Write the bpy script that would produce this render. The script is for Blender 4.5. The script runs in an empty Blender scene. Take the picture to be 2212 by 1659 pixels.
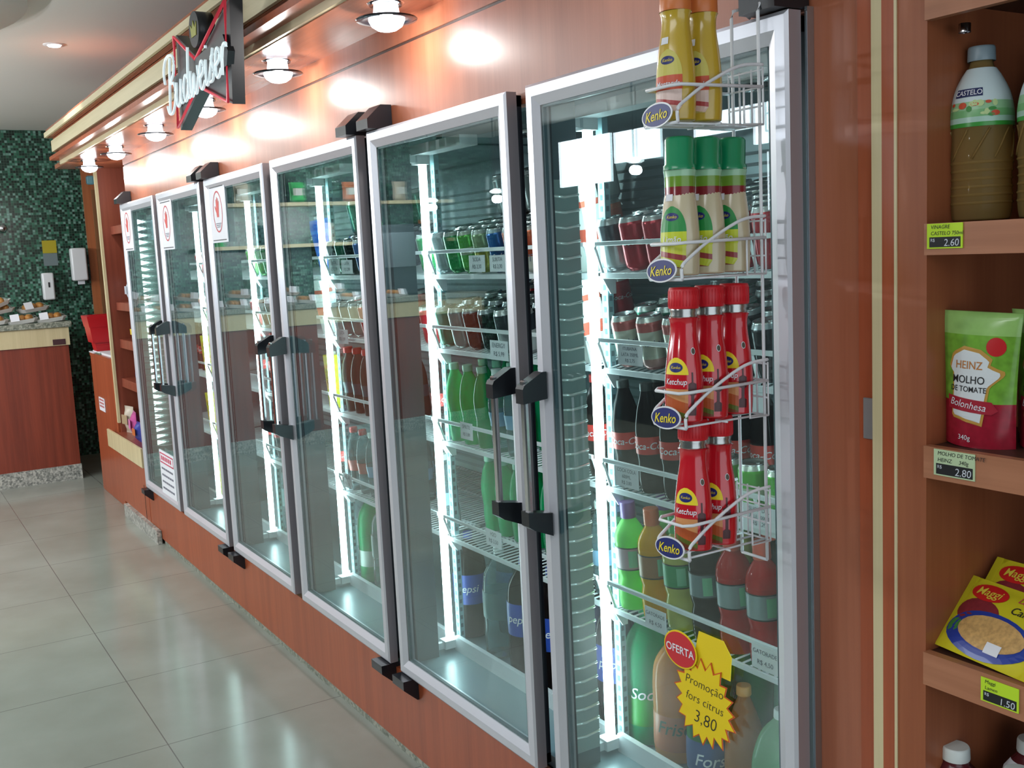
import bpy, bmesh, math, random
from mathutils import Vector, Matrix
random.seed(7)
PI = math.pi
scene = bpy.context.scene
COL = scene.collection
# ------------------------------------------------------------------ camera
FPX = 2261.3
cam_d = bpy.data.cameras.new('camera')
cam = bpy.data.objects.new('camera', cam_d); COL.objects.link(cam)
cam_d.sensor_fit = 'HORIZONTAL'; cam_d.sensor_width = 36.0
cam_d.lens = FPX * 36.0 / 2212.0
cam_d.clip_start = 0.02; cam_d.clip_end = 60
def _rot(pitch, roll, yaw):
    return Matrix.Rotation(yaw, 3, 'Z') @ Matrix.Rotation(pitch, 3, 'X') @ Matrix.Rotation(roll, 3, 'Y')
_R = _rot(-0.12816, 0.04853, 1.02228)
right, fwd, up = _R @ Vector((1, 0, 0)), _R @ Vector((0, 1, 0)), _R @ Vector((0, 0, 1))
M = Matrix((( right.x, up.x, -fwd.x, 1.9095), (right.y, up.y, -fwd.y, -1.2312), (right.z, up.z, -fwd.z, 1.5151), (0, 0, 0, 1)))
cam.matrix_world = M
scene.camera = cam
# ------------------------------------------------------------------ world, exposure
w = bpy.data.worlds.new('world'); scene.world = w; w.use_nodes = True
w.node_tree.nodes['Background'].inputs[0].default_value = (0.80, 0.90, 1.0, 1)
w.node_tree.nodes['Background'].inputs[1].default_value = 1.5
scene.view_settings.view_transform = 'Standard'; scene.view_settings.look = 'None'
scene.view_settings.gamma = 1.0; scene.view_settings.exposure = 0.18
scene.view_settings.use_curve_mapping = False
scene.cycles.max_bounces = 10; scene.cycles.transparent_max_bounces = 24
scene.cycles.diffuse_bounces = 3; scene.cycles.glossy_bounces = 4; scene.cycles.transmission_bounces = 6
scene.cycles.caustics_reflective = False; scene.cycles.caustics_refractive = False
scene.cycles.sample_clamp_indirect = 4.0
scene.cycles.use_denoising = True
# room light: added soft fill under the ceiling, without a fixture
def area(name, loc, rot, size, power, color=(1, 1, 1)):
    l = bpy.data.lights.new(name, 'AREA'); l.shape = 'RECTANGLE'; l.size, l.size_y = size
    l.energy = power; l.color = color
    o = bpy.data.objects.new(name, l); COL.objects.link(o); o.location = loc; o.rotation_euler = rot
    return o
area('ceiling_fill', (-3.0, -2.2, 2.56), (0, 0, 0), (4.5, 1.6), 18, (0.95, 0.97, 1))
area('ceiling_fill_front', (1.2, -2.3, 2.56), (0, 0, 0), (1.6, 1.2), 24, (0.95, 0.97, 1))

# ------------------------------------------------------------------ materials
MATS = {}
def srgb(c):
    return tuple(((x / 255) / 12.92 if x / 255 <= .04045 else ((x / 255 + .055) / 1.055) ** 2.4) for x in c) + (1,)
def newmat(name):
    m = bpy.data.materials.new(name); m.use_nodes = True
    nt = m.node_tree
    return m, nt, nt.nodes['Principled BSDF']
def mat(name, rgb=None, rough=.5, metal=0., emit=0., coat=0., noise=0., nscale=40.):
    if name in MATS: return MATS[name]
    m, nt, b = newmat(name)
    c = srgb(rgb)
    b.inputs['Base Color'].default_value = c
    b.inputs['Roughness'].default_value = rough; b.inputs['Metallic'].default_value = metal
    if coat: b.inputs['Coat Weight'].default_value = coat; b.inputs['Coat Roughness'].default_value = .08
    if emit:
        b.inputs['Emission Color'].default_value = c; b.inputs['Emission Strength'].default_value = emit
    if noise:
        tc = nt.nodes.new('ShaderNodeTexCoord'); n = nt.nodes.new('ShaderNodeTexNoise'); n.inputs['Scale'].default_value = nscale
        r = nt.nodes.new('ShaderNodeMix'); r.data_type = 'RGBA'
        r.inputs[6].default_value = c; r.inputs[7].default_value = tuple(x * (1 - noise) for x in c[:3]) + (1,)
        nt.links.new(tc.outputs['Object'], n.inputs['Vector']); nt.links.new(n.outputs['Fac'], r.inputs[0])
        nt.links.new(r.outputs[2], b.inputs['Base Color'])
    MATS[name] = m; return m
def wood(name, c1, c2, rough=.3, axis='z', coat=.0, scale=1.):
    if name in MATS: return MATS[name]
    m, nt, b = newmat(name)
    tc = nt.nodes.new('ShaderNodeTexCoord'); mp = nt.nodes.new('ShaderNodeMapping')
    s = {'z': (26, 26, .9), 'x': (.9, 26, 26), 'y': (26, .9, 26)}[axis]
    mp.inputs['Scale'].default_value = [v * scale for v in s]
    n = nt.nodes.new('ShaderNodeTexNoise'); n.inputs['Scale'].default_value = 1.; n.inputs['Detail'].default_value = 4
    n2 = nt.nodes.new('ShaderNodeTexNoise'); n2.inputs['Scale'].default_value = 6.; n2.inputs['Detail'].default_value = 3
    a = nt.nodes.new('ShaderNodeMath'); a.operation = 'MULTIPLY_ADD'; a.inputs[1].default_value = .35; 
    r = nt.nodes.new('ShaderNodeValToRGB'); r.color_ramp.elements[0].position = .42; r.color_ramp.elements[1].position = .85
    r.color_ramp.elements[0].color = srgb(c1); r.color_ramp.elements[1].color = srgb(c2)
    L = nt.links.new
    L(tc.outputs['Object'], mp.inputs[0]); L(mp.outputs[0], n.inputs['Vector']); L(mp.outputs[0], n2.inputs['Vector'])
    L(n2.outputs['Fac'], a.inputs[0]); L(n.outputs['Fac'], a.inputs[2]); L(a.outputs[0], r.inputs[0]); L(r.outputs[0], b.inputs['Base Color'])
    b.inputs['Roughness'].default_value = rough
    if coat: b.inputs['Coat Weight'].default_value = coat; b.inputs['Coat Roughness'].default_value = .30
    MATS[name] = m; return m
def granite(name, cols, scale=120, rough=.35):
    if name in MATS: return MATS[name]
    m, nt, b = newmat(name)
    tc = nt.nodes.new('ShaderNodeTexCoord'); v = nt.nodes.new('ShaderNodeTexVoronoi'); v.inputs['Scale'].default_value = scale
    n = nt.nodes.new('ShaderNodeTexNoise'); n.inputs['Scale'].default_value = scale * .35; n.inputs['Detail'].default_value = 5
    a = nt.nodes.new('ShaderNodeMath'); a.operation = 'ADD'
    sp = nt.nodes.new('ShaderNodeSeparateColor'); ml = nt.nodes.new('ShaderNodeMath'); ml.operation = 'MULTIPLY'; ml.inputs[1].default_value = .5
    r = nt.nodes.new('ShaderNodeValToRGB')
    el = r.color_ramp.elements
    el[0].color = srgb(cols[0]); el[0].position = .35; el[1].color = srgb(cols[2]); el[1].position = 1.
    e = el.new(.7); e.color = srgb(cols[1])
    L = nt.links.new
    L(tc.outputs['Object'], v.inputs['Vector']); L(tc.outputs['Object'], n.inputs['Vector'])
    L(v.outputs['Color'], sp.inputs[0]); L(sp.outputs[0], ml.inputs[0]); L(ml.outputs[0], a.inputs[0]); L(n.outputs['Fac'], a.inputs[1])
    L(a.outputs[0], r.inputs[0]); L(r.outputs[0], b.inputs['Base Color']); b.inputs['Roughness'].default_value = rough
    MATS[name] = m; return m
def tiles_mat():
    m, nt, b = newmat('floor_tile'); L = nt.links.new
    tc = nt.nodes.new('ShaderNodeTexCoord'); sx = nt.nodes.new('ShaderNodeSeparateXYZ'); L(tc.outputs['Object'], sx.inputs[0])
    def grid(sock, off):
        a = nt.nodes.new('ShaderNodeMath'); a.operation = 'ADD'; a.inputs[1].default_value = -off + .6215 * 40; L(sock, a.inputs[0])
        d = nt.nodes.new('ShaderNodeMath'); d.operation = 'DIVIDE'; d.inputs[1].default_value = .6215; L(a.outputs[0], d.inputs[0])
        f = nt.nodes.new('ShaderNodeMath'); f.operation = 'FRACT'; L(d.outputs[0], f.inputs[0])
        s = nt.nodes.new('ShaderNodeMath'); s.operation = 'SUBTRACT'; s.inputs[1].default_value = .5; L(f.outputs[0], s.inputs[0])
        ab = nt.nodes.new('ShaderNodeMath'); ab.operation = 'ABSOLUTE'; L(s.outputs[0], ab.inputs[0])
        g = nt.nodes.new('ShaderNodeMath'); g.operation = 'GREATER_THAN'; g.inputs[1].default_value = .4970; L(ab.outputs[0], g.inputs[0])
        return g
    gx = grid(sx.outputs[0], -1.402); gy = grid(sx.outputs[1], -.559)
    mx = nt.nodes.new('ShaderNodeMath'); mx.operation = 'MAXIMUM'; L(gx.outputs[0], mx.inputs[0]); L(gy.outputs[0], mx.inputs[1])
    n = nt.nodes.new('ShaderNodeTexNoise'); n.inputs['Scale'].default_value = 2.2; n.inputs['Detail'].default_value = 6; L(tc.outputs['Object'], n.inputs['Vector'])
    r = nt.nodes.new('ShaderNodeValToRGB'); r.color_ramp.elements[0].position = .35; r.color_ramp.elements[1].position = .7
    r.color_ramp.elements[0].color = srgb((138, 142, 132)); r.color_ramp.elements[1].color = srgb((152, 158, 149)); L(n.outputs['Fac'], r.inputs[0])
    mi = nt.nodes.new('ShaderNodeMix'); mi.data_type = 'RGBA'; mi.inputs[7].default_value = srgb((105, 105, 100))
    L(mx.outputs[0], mi.inputs[0]); L(r.outputs[0], mi.inputs[6]); L(mi.outputs[2], b.inputs['Base Color'])
    b.inputs['Roughness'].default_value = .16
    return m
def mosaic_mat():
    m, nt, b = newmat('green_mosaic'); L = nt.links.new
    tc = nt.nodes.new('ShaderNodeTexCoord'); mp = nt.nodes.new('ShaderNodeMapping'); mp.inputs['Scale'].default_value = (1, 52, 52)
    L(tc.outputs['Object'], mp.inputs[0])
    sn = nt.nodes.new('ShaderNodeVectorMath'); sn.operation = 'FLOOR'; L(mp.outputs[0], sn.inputs[0])
    wn = nt.nodes.new('ShaderNodeTexWhiteNoise'); wn.noise_dimensions = '3D'; L(sn.outputs[0], wn.inputs['Vector'])
    r = nt.nodes.new('ShaderNodeValToRGB'); el = r.color_ramp.elements
    el[0].color = srgb((18, 34, 26)); el[1].color = srgb((118, 156, 144))
    e = el.new(.45); e.color = srgb((30, 62, 48)); e = el.new(.75); e.color = srgb((52, 110, 86))
    L(wn.outputs['Value'], r.inputs[0])
    br = nt.nodes.new('ShaderNodeVectorMath'); br.operation = 'FRACTION'; L(mp.outputs[0], br.inputs[0])
    sp = nt.nodes.new('ShaderNodeSeparateXYZ'); L(br.outputs[0], sp.inputs[0])
    g1 = nt.nodes.new('ShaderNodeMath'); g1.operation = 'LESS_THAN'; g1.inputs[1].default_value = .1; L(sp.outputs[1], g1.inputs[0])
    g2 = nt.nodes.new('ShaderNodeMath'); g2.operation = 'LESS_THAN'; g2.inputs[1].default_value = .1; L(sp.outputs[2], g2.inputs[0])
    mx = nt.nodes.new('ShaderNodeMath'); mx.operation = 'MAXIMUM'; L(g1.outputs[0], mx.inputs[0]); L(g2.outputs[0], mx.inputs[1])
    mi = nt.nodes.new('ShaderNodeMix'); mi.data_type = 'RGBA'; mi.inputs[7].default_value = srgb((70, 90, 80)); L(mx.outputs[0], mi.inputs[0]); L(r.outputs[0], mi.inputs[6])
    L(mi.outputs[2], b.inputs['Base Color']); b.inputs['Roughness'].default_value = .25
    return m
def glass_mat(name, tint, ior=1.55, rough=0.0):
    if name in MATS: return MATS[name]
    m = bpy.data.materials.new(name); m.use_nodes = True; nt = m.node_tree; nt.nodes.clear(); L = nt.links.new
    out = nt.nodes.new('ShaderNodeOutputMaterial'); mix = nt.nodes.new('ShaderNodeMixShader')
    tr = nt.nodes.new('ShaderNodeBsdfTransparent'); tr.inputs[0].default_value = tint
    gl = nt.nodes.new('ShaderNodeBsdfGlossy'); gl.inputs['Roughness'].default_value = rough; gl.inputs[0].default_value = (.95, 1, 1, 1)
    fr = nt.nodes.new('ShaderNodeFresnel'); geo = nt.nodes.new('ShaderNodeNewGeometry')
    mr = nt.nodes.new('ShaderNodeMapRange'); mr.inputs[3].default_value = ior; mr.inputs[4].default_value = 1 / ior
    L(geo.outputs['Backfacing'], mr.inputs[0]); L(mr.outputs[0], fr.inputs[0])
    L(fr.outputs[0], mix.inputs[0]); L(tr.outputs[0], mix.inputs[1]); L(gl.outputs[0], mix.inputs[2]); L(mix.outputs[0], out.inputs[0])
    MATS[name] = m; return m
def pet(name, rgb, clear=.35, rough=.12, sss=.35):
    """plastic bottle with its drink: tinted, half see-through, glossy"""
    if name in MATS: return MATS[name]
    m = bpy.data.materials.new(name); m.use_nodes = True; nt = m.node_tree; nt.nodes.clear(); L = nt.links.new
    c = srgb(rgb)
    out = nt.nodes.new('ShaderNodeOutputMaterial')
    df = nt.nodes.new('ShaderNodeBsdfDiffuse'); df.inputs[0].default_value = c
    tl = nt.nodes.new('ShaderNodeBsdfTranslucent'); tl.inputs[0].default_value = c
    m1 = nt.nodes.new('ShaderNodeMixShader'); m1.inputs[0].default_value = sss; L(df.outputs[0], m1.inputs[1]); L(tl.outputs[0], m1.inputs[2])
    tr = nt.nodes.new('ShaderNodeBsdfTransparent'); tr.inputs[0].default_value = tuple(min(1, x ** .5) for x in c[:3]) + (1,)
    m2 = nt.nodes.new('ShaderNodeMixShader'); m2.inputs[0].default_value = clear; L(m1.outputs[0], m2.inputs[1]); L(tr.outputs[0], m2.inputs[2])
    gl = nt.nodes.new('ShaderNodeBsdfGlossy'); gl.inputs['Roughness'].default_value = rough
    lw = nt.nodes.new('ShaderNodeLayerWeight'); lw.inputs[0].default_value = .13
    m3 = nt.nodes.new('ShaderNodeMixShader'); L(lw.outputs['Fresnel'], m3.inputs[0]); L(m2.outputs[0], m3.inputs[1]); L(gl.outputs[0], m3.inputs[2])
    L(m3.outputs[0], out.inputs[0]); MATS[name] = m; return m
def bands(name, stops, rough=.28, metal=0., sw=False):
    """colour bands by height (sharp edges), stops: [(fraction, rgb)...]"""
    if name in MATS: return MATS[name]
    m, nt, b = newmat(name); L = nt.links.new
    tc = nt.nodes.new('ShaderNodeTexCoord'); sx = nt.nodes.new('ShaderNodeSeparateXYZ'); L(tc.outputs['Generated'], sx.inputs[0])
    r = nt.nodes.new('ShaderNodeValToRGB'); r.color_ramp.interpolation = 'CONSTANT'
    el = r.color_ramp.elements
    while len(el) > 1: el.remove(el[-1])
    el[0].position = 0; el[0].color = srgb(stops[0][1])
    for p, c in stops[1:]:
        e = el.new(p); e.color = srgb(c)
    src = sx.outputs[2]
    if sw:   # diagonal swirl
        a = nt.nodes.new('ShaderNodeMath'); a.operation = 'MULTIPLY_ADD'; a.inputs[1].default_value = .25; L(sx.outputs[0], a.inputs[0]); L(src, a.inputs[2]); src = a.outputs[0]
    L(src, r.inputs[0]); L(r.outputs[0], b.inputs['Base Color'])
    b.inputs['Roughness'].default_value = rough; b.inputs['Metallic'].default_value = metal
    MATS[name] = m; return m

WOOD = wood('varnished_orange_wood', (158, 90, 62), (174, 104, 74), .34, coat=.25)
WOODR = wood('varnished_red_wood', (148, 70, 40), (170, 86, 52), .30)
WOODX = wood('varnished_wood_lengthwise', (150, 84, 58), (172, 102, 72), .2, 'x')
WOODD = wood('dark_brown_wood', (96, 58, 38), (128, 80, 54), .5)  # rear wall wood, a darker brown
SHELFW = wood('shelf_edge_wood', (158, 102, 72), (182, 124, 92), .35, 'x')
CREAM = wood('pale_maple_strip', (196, 182, 140), (214, 200, 160), .35)
CREAMX = wood('pale_maple_lengthwise', (196, 184, 146), (216, 204, 168), .35, 'x')
ALU = mat('brushed_aluminium', (214, 216, 224), .36, .45)
ALUD = mat('door_edge_aluminium', (170, 164, 168), .42, .5)
CHROME = mat('polished_bar', (205, 205, 208), .16, 1.)
BLACKP = mat('black_plastic', (24, 28, 34), .28)
GASK = mat('black_rubber_gasket', (22, 24, 34), .6)
WHITEP = mat('white_plastic', (232, 234, 236), .35)
WIRE = mat('white_coated_wire', (226, 230, 234), .3)
LINER = mat('pale_grey_liner', (128, 150, 156), .3, .2)
UPR = mat('upright_grey_blue', (140, 178, 186), .4)
PAPER = mat('white_paper', (228, 230, 236), .6)
INK = mat('grey_print', (110, 112, 125), .6)
BLACK = mat('black_ink', (22, 22, 26), .5)
CEIL = mat('ceiling_paint', (228, 226, 220), .7)
GRAN = granite('grey_granite', ((96, 100, 96), (150, 152, 146), (196, 196, 188)), 90)
GRANG = granite('green_grey_granite', ((84, 92, 82), (128, 134, 120), (168, 170, 156)), 110)
TILE = tiles_mat(); MOSAIC = mosaic_mat()
GLASS = glass_mat('door_glass', (.90, .975, .965, 1), 1.62)
PLAIN_GLASS = glass_mat('clear_plastic_film', (.97, .98, .98, 1), 1.5, .03)
TUBEM = mat('lit_tube', (222, 248, 250), .4, emit=15.)
BULB = mat('lit_bulb', (235, 245, 255), .4, emit=7.)
WINM = mat('bright_daylight_window', (235, 246, 255), .4, emit=9.)

# ------------------------------------------------------------------ mesh building
class MB:
    def __init__(s): s.bm = bmesh.new(); s.mats = []
    def mi(s, m):
        if m not in s.mats: s.mats.append(m)
        return s.mats.index(m)
    def _tag(s, faces, m, smooth=False):
        i = s.mi(m)
        for f in faces: f.material_index = i; f.smooth = smooth
    def box(s, p0, p1, m, bev=0., rot=None, seg=1):
        c = [(a + b) / 2 for a, b in zip(p0, p1)]; d = [abs(b - a) for a, b in zip(p0, p1)]
        mtx = Matrix.Translation(c) @ (rot.to_4x4() if rot is not None else Matrix.Identity(4)) @ Matrix.Diagonal((*d, 1))
        g = bmesh.ops.create_cube(s.bm, size=1., matrix=mtx)
        fs = set(f for v in g['verts'] for f in v.link_faces); s._tag(fs, m)
        if bev > 0:
            es = list({e for v in g['verts'] for e in v.link_edges})
            r = bmesh.ops.bevel(s.bm, geom=es, offset=bev, segments=seg, affect='EDGES', profile=.5)
            s._tag(r['faces'], m, seg > 1)
        return s
    def prism(s, pts, o, u, v, n, m, m2=None, smooth=False):
        """polygon pts (2d) in plane o,u,v extruded by vector n"""
        o, u, v, n = map(Vector, (o, u, v, n))
        a = [s.bm.verts.new(o + u * x + v * y) for x, y in pts]; b = [s.bm.verts.new(q.co + n) for q in a]
        fs = [s.bm.faces.new(a), s.bm.faces.new(b[::-1])]; sd = []
        for i in range(len(a)):
            j = (i + 1) % len(a); sd.append(s.bm.faces.new((a[i], b[i], b[j], a[j])))
        s._tag(fs, m); s._tag(sd, m2 or m, smooth)
        bmesh.ops.recalc_face_normals(s.bm, faces=fs + sd)
        return s
    def tube(s, pts, r, m, n=8, closed=False):
        pts = [Vector(p) for p in pts]; rings = []
        N = len(pts)
        for i, p in enumerate(pts):
            if closed: t = pts[(i + 1) % N] - pts[i - 1]
            else: t = pts[min(i + 1, N - 1)] - pts[max(i - 1, 0)]
            t.normalize()
            a = t.cross(Vector((0, 0, 1)))
            if a.length < .15: a = t.cross(Vector((0, 1, 0)))
            a.normalize(); b = t.cross(a)
            rings.append([s.bm.verts.new(p + (a * math.cos(2 * PI * k / n) + b * math.sin(2 * PI * k / n)) * r) for k in range(n)])
        fs = []
        for i in range(N if closed else N - 1):
            A, B = rings[i], rings[(i + 1) % N]
            for k in range(n): fs.append(s.bm.faces.new((A[k], A[(k + 1) % n], B[(k + 1) % n], B[k])))
        if not closed: fs += [s.bm.faces.new(rings[0][::-1]), s.bm.faces.new(rings[-1])]
        s._tag(fs, m, True); bmesh.ops.recalc_face_normals(s.bm, faces=fs)
        return s
    def lathe(s, prof, m, n=24, c=(0, 0, 0), sx=1., sy=1., a0=0, a1=2 * PI, segmat=None, caps=True):
        full = abs(a1 - a0 - 2 * PI) < 1e-6; k = n if full else n + 1
        rings = []
        for r, z in prof:
            rings.append([s.bm.verts.new((c[0] + sx * r * math.cos(a0 + (a1 - a0) * i / n), c[1] + sy * r * math.sin(a0 + (a1 - a0) * i / n), c[2] + z)) for i in range(k)])
        allf = []
        for j in range(len(rings) - 1):
            fs = []
            for i in range(n):
                i2 = (i + 1) % k
                fs.append(s.bm.faces.new((rings[j][i], rings[j][i2], rings[j + 1][i2], rings[j + 1][i])))
            s._tag(fs, segmat[j] if segmat else m, True); allf += fs
        if caps and full:
            if prof[0][0] > 1e-5: f = s.bm.faces.new(rings[0][::-1]); s._tag([f], segmat[0] if segmat else m); allf.append(f)
            if prof[-1][0] > 1e-5: f = s.bm.faces.new(rings[-1]); s._tag([f], segmat[-1] if segmat else m); allf.append(f)
        return s
    def faces2d(s, vf, fn, m, flip=False):
        vs, fs = vf
        bv = [s.bm.verts.new(fn(x, y)) for x, y in vs]; out = []
        for f in fs:
            try: out.append(s.bm.faces.new([bv[i] for i in (f[::-1] if flip else f)]))
            except ValueError: pass
        s._tag(out, m); return s
    def build(s, name, parent=None, loc=None):
        me = bpy.data.meshes.new(name)
        s.bm.to_mesh(me); s.bm.free()
        for m in s.mats: me.materials.append(m)
        o = bpy.data.objects.new(name, me); COL.objects.link(o)
        if parent is not None: o.parent = parent
        if loc is not None: o.location = loc
        return o
def smooth_prof(pts, n=4):
    """catmull-rom through profile points"""
    out = []
    for i in range(len(pts) - 1):
        p0 = pts[max(i - 1, 0)]; p1 = pts[i]; p2 = pts[i + 1]; p3 = pts[min(i + 2, len(pts) - 1)]
        for k in range(n):
            t = k / n
            q = [.5 * ((2 * p1[d]) + (-p0[d] + p2[d]) * t + (2 * p0[d] - 5 * p1[d] + 4 * p2[d] - p3[d]) * t * t + (-p0[d] + 3 * p1[d] - 3 * p2[d] + p3[d]) * t ** 3) for d in (0, 1)]
            out.append((max(q[0], 0.0), q[1]))
    out.append(pts[-1]); return out
def prof_r(prof, z):
    for (r0, z0), (r1, z1) in zip(prof, prof[1:]):
        if z0 <= z <= z1 and z1 > z0: return r0 + (r1 - r0) * (z - z0) / (z1 - z0)
    return prof[0][0] if z < prof[0][1] else prof[-1][0]
_TX = {}
def text2d(st, size=1., shear=0., align='CENTER', bold=0., xs=1.):
    key = (st, shear, align, bold)
    if key not in _TX:
        cu = bpy.data.curves.new('t', 'FONT'); cu.body = st; cu.size = 1.; cu.shear = shear; cu.align_x = align; cu.offset = bold
        cu.resolution_u = 3; cu.fill_mode = 'FRONT'; cu.dimensions = '2D'
        o = bpy.data.objects.new('t', cu); COL.objects.link(o)
        dg = bpy.context.evaluated_depsgraph_get(); ev = o.evaluated_get(dg); me = ev.to_mesh()
        _TX[key] = ([(v.co.x, v.co.y) for v in me.vertices], [tuple(p.vertices) for p in me.polygons])
        ev.to_mesh_clear(); bpy.data.objects.remove(o); bpy.data.curves.remove(cu)
    v, f = _TX[key]
    return [(x * size * xs, y * size) for x, y in v], f
def flat(o, u, v):
    o, u, v = Vector(o), Vector(u), Vector(v)
    return lambda x, y: o + u * x + v * y
def disc2d(rx, ry, n=28, rot=0., cx=0, cy=0):
    vs = [(cx + rx * math.cos(2 * PI * i / n) * math.cos(rot) - ry * math.sin(2 * PI * i / n) * math.sin(rot),
           cy + rx * math.cos(2 * PI * i / n) * math.sin(rot) + ry * math.sin(2 * PI * i / n) * math.cos(rot)) for i in range(n)]
    return vs, [tuple(range(n))]
def onprof(prof, zc, ang, sx=1., sy=1., off=.0008):
    """wrap 2d (x,z) on a lathe body; ang = direction of label centre"""
    rc = prof_r(prof, zc) if zc > 0 else max(p[0] for p in prof)
    def fn(x, y):
        z = zc + y; r = prof_r(prof, z) + off; a = ang + x / rc
        return (sx * r * math.cos(a), sy * r * math.sin(a), z)
    return fn
def gridpatch(w, z0, z1, wfun=None, nx=10, nz=10):
    """2d grid patch centred on x, heights z0..z1, half width w*wfun(t)"""
    vs = []; fs = []
    for j in range(nz + 1):
        t = j / nz; h = w * (wfun(t) if wfun else 1)
        for i in range(nx + 1): vs.append((h * (2 * i / nx - 1), z0 + (z1 - z0) * t))
    for j in range(nz):
        for i in range(nx): a = j * (nx + 1) + i; fs.append((a, a + 1, a + nx + 2, a + nx + 1))
    return vs, fs
def subdiv_disc(rx, ry, cx=0, cy=0, n=20, k=3):
    vs = [(cx, cy)]; fs = []
    for j in range(1, k + 1):
        for i in range(n): vs.append((cx + rx * j / k * math.cos(2 * PI * i / n), cy + ry * j / k * math.sin(2 * PI * i / n)))
    for i in range(n): fs.append((0, 1 + i, 1 + (i + 1) % n))
    for j in range(1, k):
        for i in range(n):
            a = 1 + (j - 1) * n; b = 1 + j * n; i2 = (i + 1) % n
            fs.append((a + i, b + i, b + i2, a + i2))
    return vs, fs

# ------------------------------------------------------------------ tagging
def tag(o, label, cat, group=None, kind=None):
    o['label'] = label; o['category'] = cat
    if group: o['group'] = group
    if kind: o['kind'] = kind
    return o
def thing(name, label, cat, loc=(0, 0, 0), rz=0, group=None):
    o = bpy.data.objects.new(name, None); COL.objects.link(o); o.empty_display_size = .05
    o.location = loc; o.rotation_euler = (0, 0, rz)
    return tag(o, label, cat, group)
def struct(name, mb, label=None):
    o = mb.build(name); o['kind'] = 'structure'
    if label: o['label'] = label
    return o
def dup(root, loc, rz=None, label=None, group=None, rot=None):
    r = root.copy(); COL.objects.link(r); r.location = loc
    if rz is not None: r.rotation_euler = (0, 0, rz)
    if rot is not None: r.rotation_euler = rot
    if label: r['label'] = label
    if group: r['group'] = group
    elif 'group' in r: del r['group']
    for ch in root.children:
        c = ch.copy(); COL.objects.link(c); c.parent = r
        for g in ch.children:
            d = g.copy(); COL.objects.link(d); d.parent = c
    return r
class Proto:
    """first place() moves the original, later ones copy it"""
    def __init__(s, root): s.root = root; s.used = False
    def place(s, loc, rz=0., label=None, group=None, rot=None):
        if not s.used:
            s.used = True; r = s.root; r.location = loc; r.rotation_euler = rot if rot is not None else (0, 0, rz)
            if label: r['label'] = label
            if group: r['group'] = group
            return r
        return dup(s.root, loc, rz, label, group, rot)
    def finish(s):
        if not s.used:
            for c in list(s.root.children):
                for g in list(c.children): bpy.data.objects.remove(g)
                bpy.data.objects.remove(c)
            bpy.data.objects.remove(s.root)

# ------------------------------------------------------------------ room shell
YW = .05            # face of the wood wall
DH0_ = .285
CZ = 2.62
m = MB(); m.box((-9, -4.3, -.1), (4.6, 1.6, 0), TILE); struct('floor', m)
m = MB(); m.box((-9, -4.3, CZ), (4.6, 1.6, CZ + .1), CEIL); struct('ceiling', m)
m = MB(); m.lathe([(0, CZ - .035), (1.14, CZ - .035), (1.14, CZ + .001)], mat('cove_lit_paint', (250, 252, 250), .6), 64, (-2.97, -1.67, 0), caps=False); struct('ceiling_disc', m)  # near-white colour stands in for cove light on the disc
m = MB(); m.box((-7.35, -4.3, 0), (-7.2, .36, CZ), MOSAIC); struct('wall_left', m)
m = MB(); m.box((-7.35, .36, 0), (-7.17, 1.6, CZ), wood('end_panel_wood', (160, 92, 52), (180, 108, 66), .4))
m.box((-7.17, .42, 0), (-7.14, .47, 2.15), wood('door_frame_wood', (110, 70, 44), (140, 96, 60), .4)); m.box((-7.17, .47, 2.1), (-7.14, 1.3, 2.15), MATS['door_frame_wood'])
struct('door_1', m)
m = MB(); m.box((-7.3, 1.5, 0), (4.6, 1.6, CZ), WOODD); struct('wall_rear', m)
# wood wall over the doors, beside them and under them
XL = -4.15
m = MB()
m.box((XL, YW, 1.83), (.80, YW + .03, 2.062), WOOD); m.box((XL, YW, 2.070), (.80, YW + .03, 2.14), WOOD)
m.box((XL, YW + .006, 2.06), (.80, YW + .03, 2.072), mat('dark_joint', (66, 40, 32), .5))
m.box((.749, YW, 0), (.837, YW + .03, 1.83), WOOD); m.box((.744, .036, DH0_), (.7495, YW + .02, 1.86), mat('steel_edge', (180, 190, 196), .2, .9)); m.box((.80, YW, 1.83), (.837, YW + .03, CZ), WOOD)
m.box((XL - .02, YW, .27), (XL + .05, YW + .03, 1.83), WOOD)
struct('wall_right', m)
m = MB(); m.box((XL, .022, .03), (.95, .05, .275), WOODR); struct('trim_1', m, 'varnished wood kickboard under the cooler doors')
m = MB(); m.box((-3.88, .03, 0), (.95, .05, .03), GRANG); struct('baseboard_right', m)
m = MB()  # right hand pilaster with pale stripes
m.box((.837, YW - .006, 0), (.873, YW + .05, CZ), WOODR)
m.box((.873, YW - .02, 0), (.891, YW + .05, CZ), CREAM)
m.box((.891, YW - .02, 0), (.915, YW + .05, CZ), WOODR)
m.box((.915, YW - .024, 0), (.9195, YW + .05, CZ), CREAM)
struct('trim_2', m)
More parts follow.
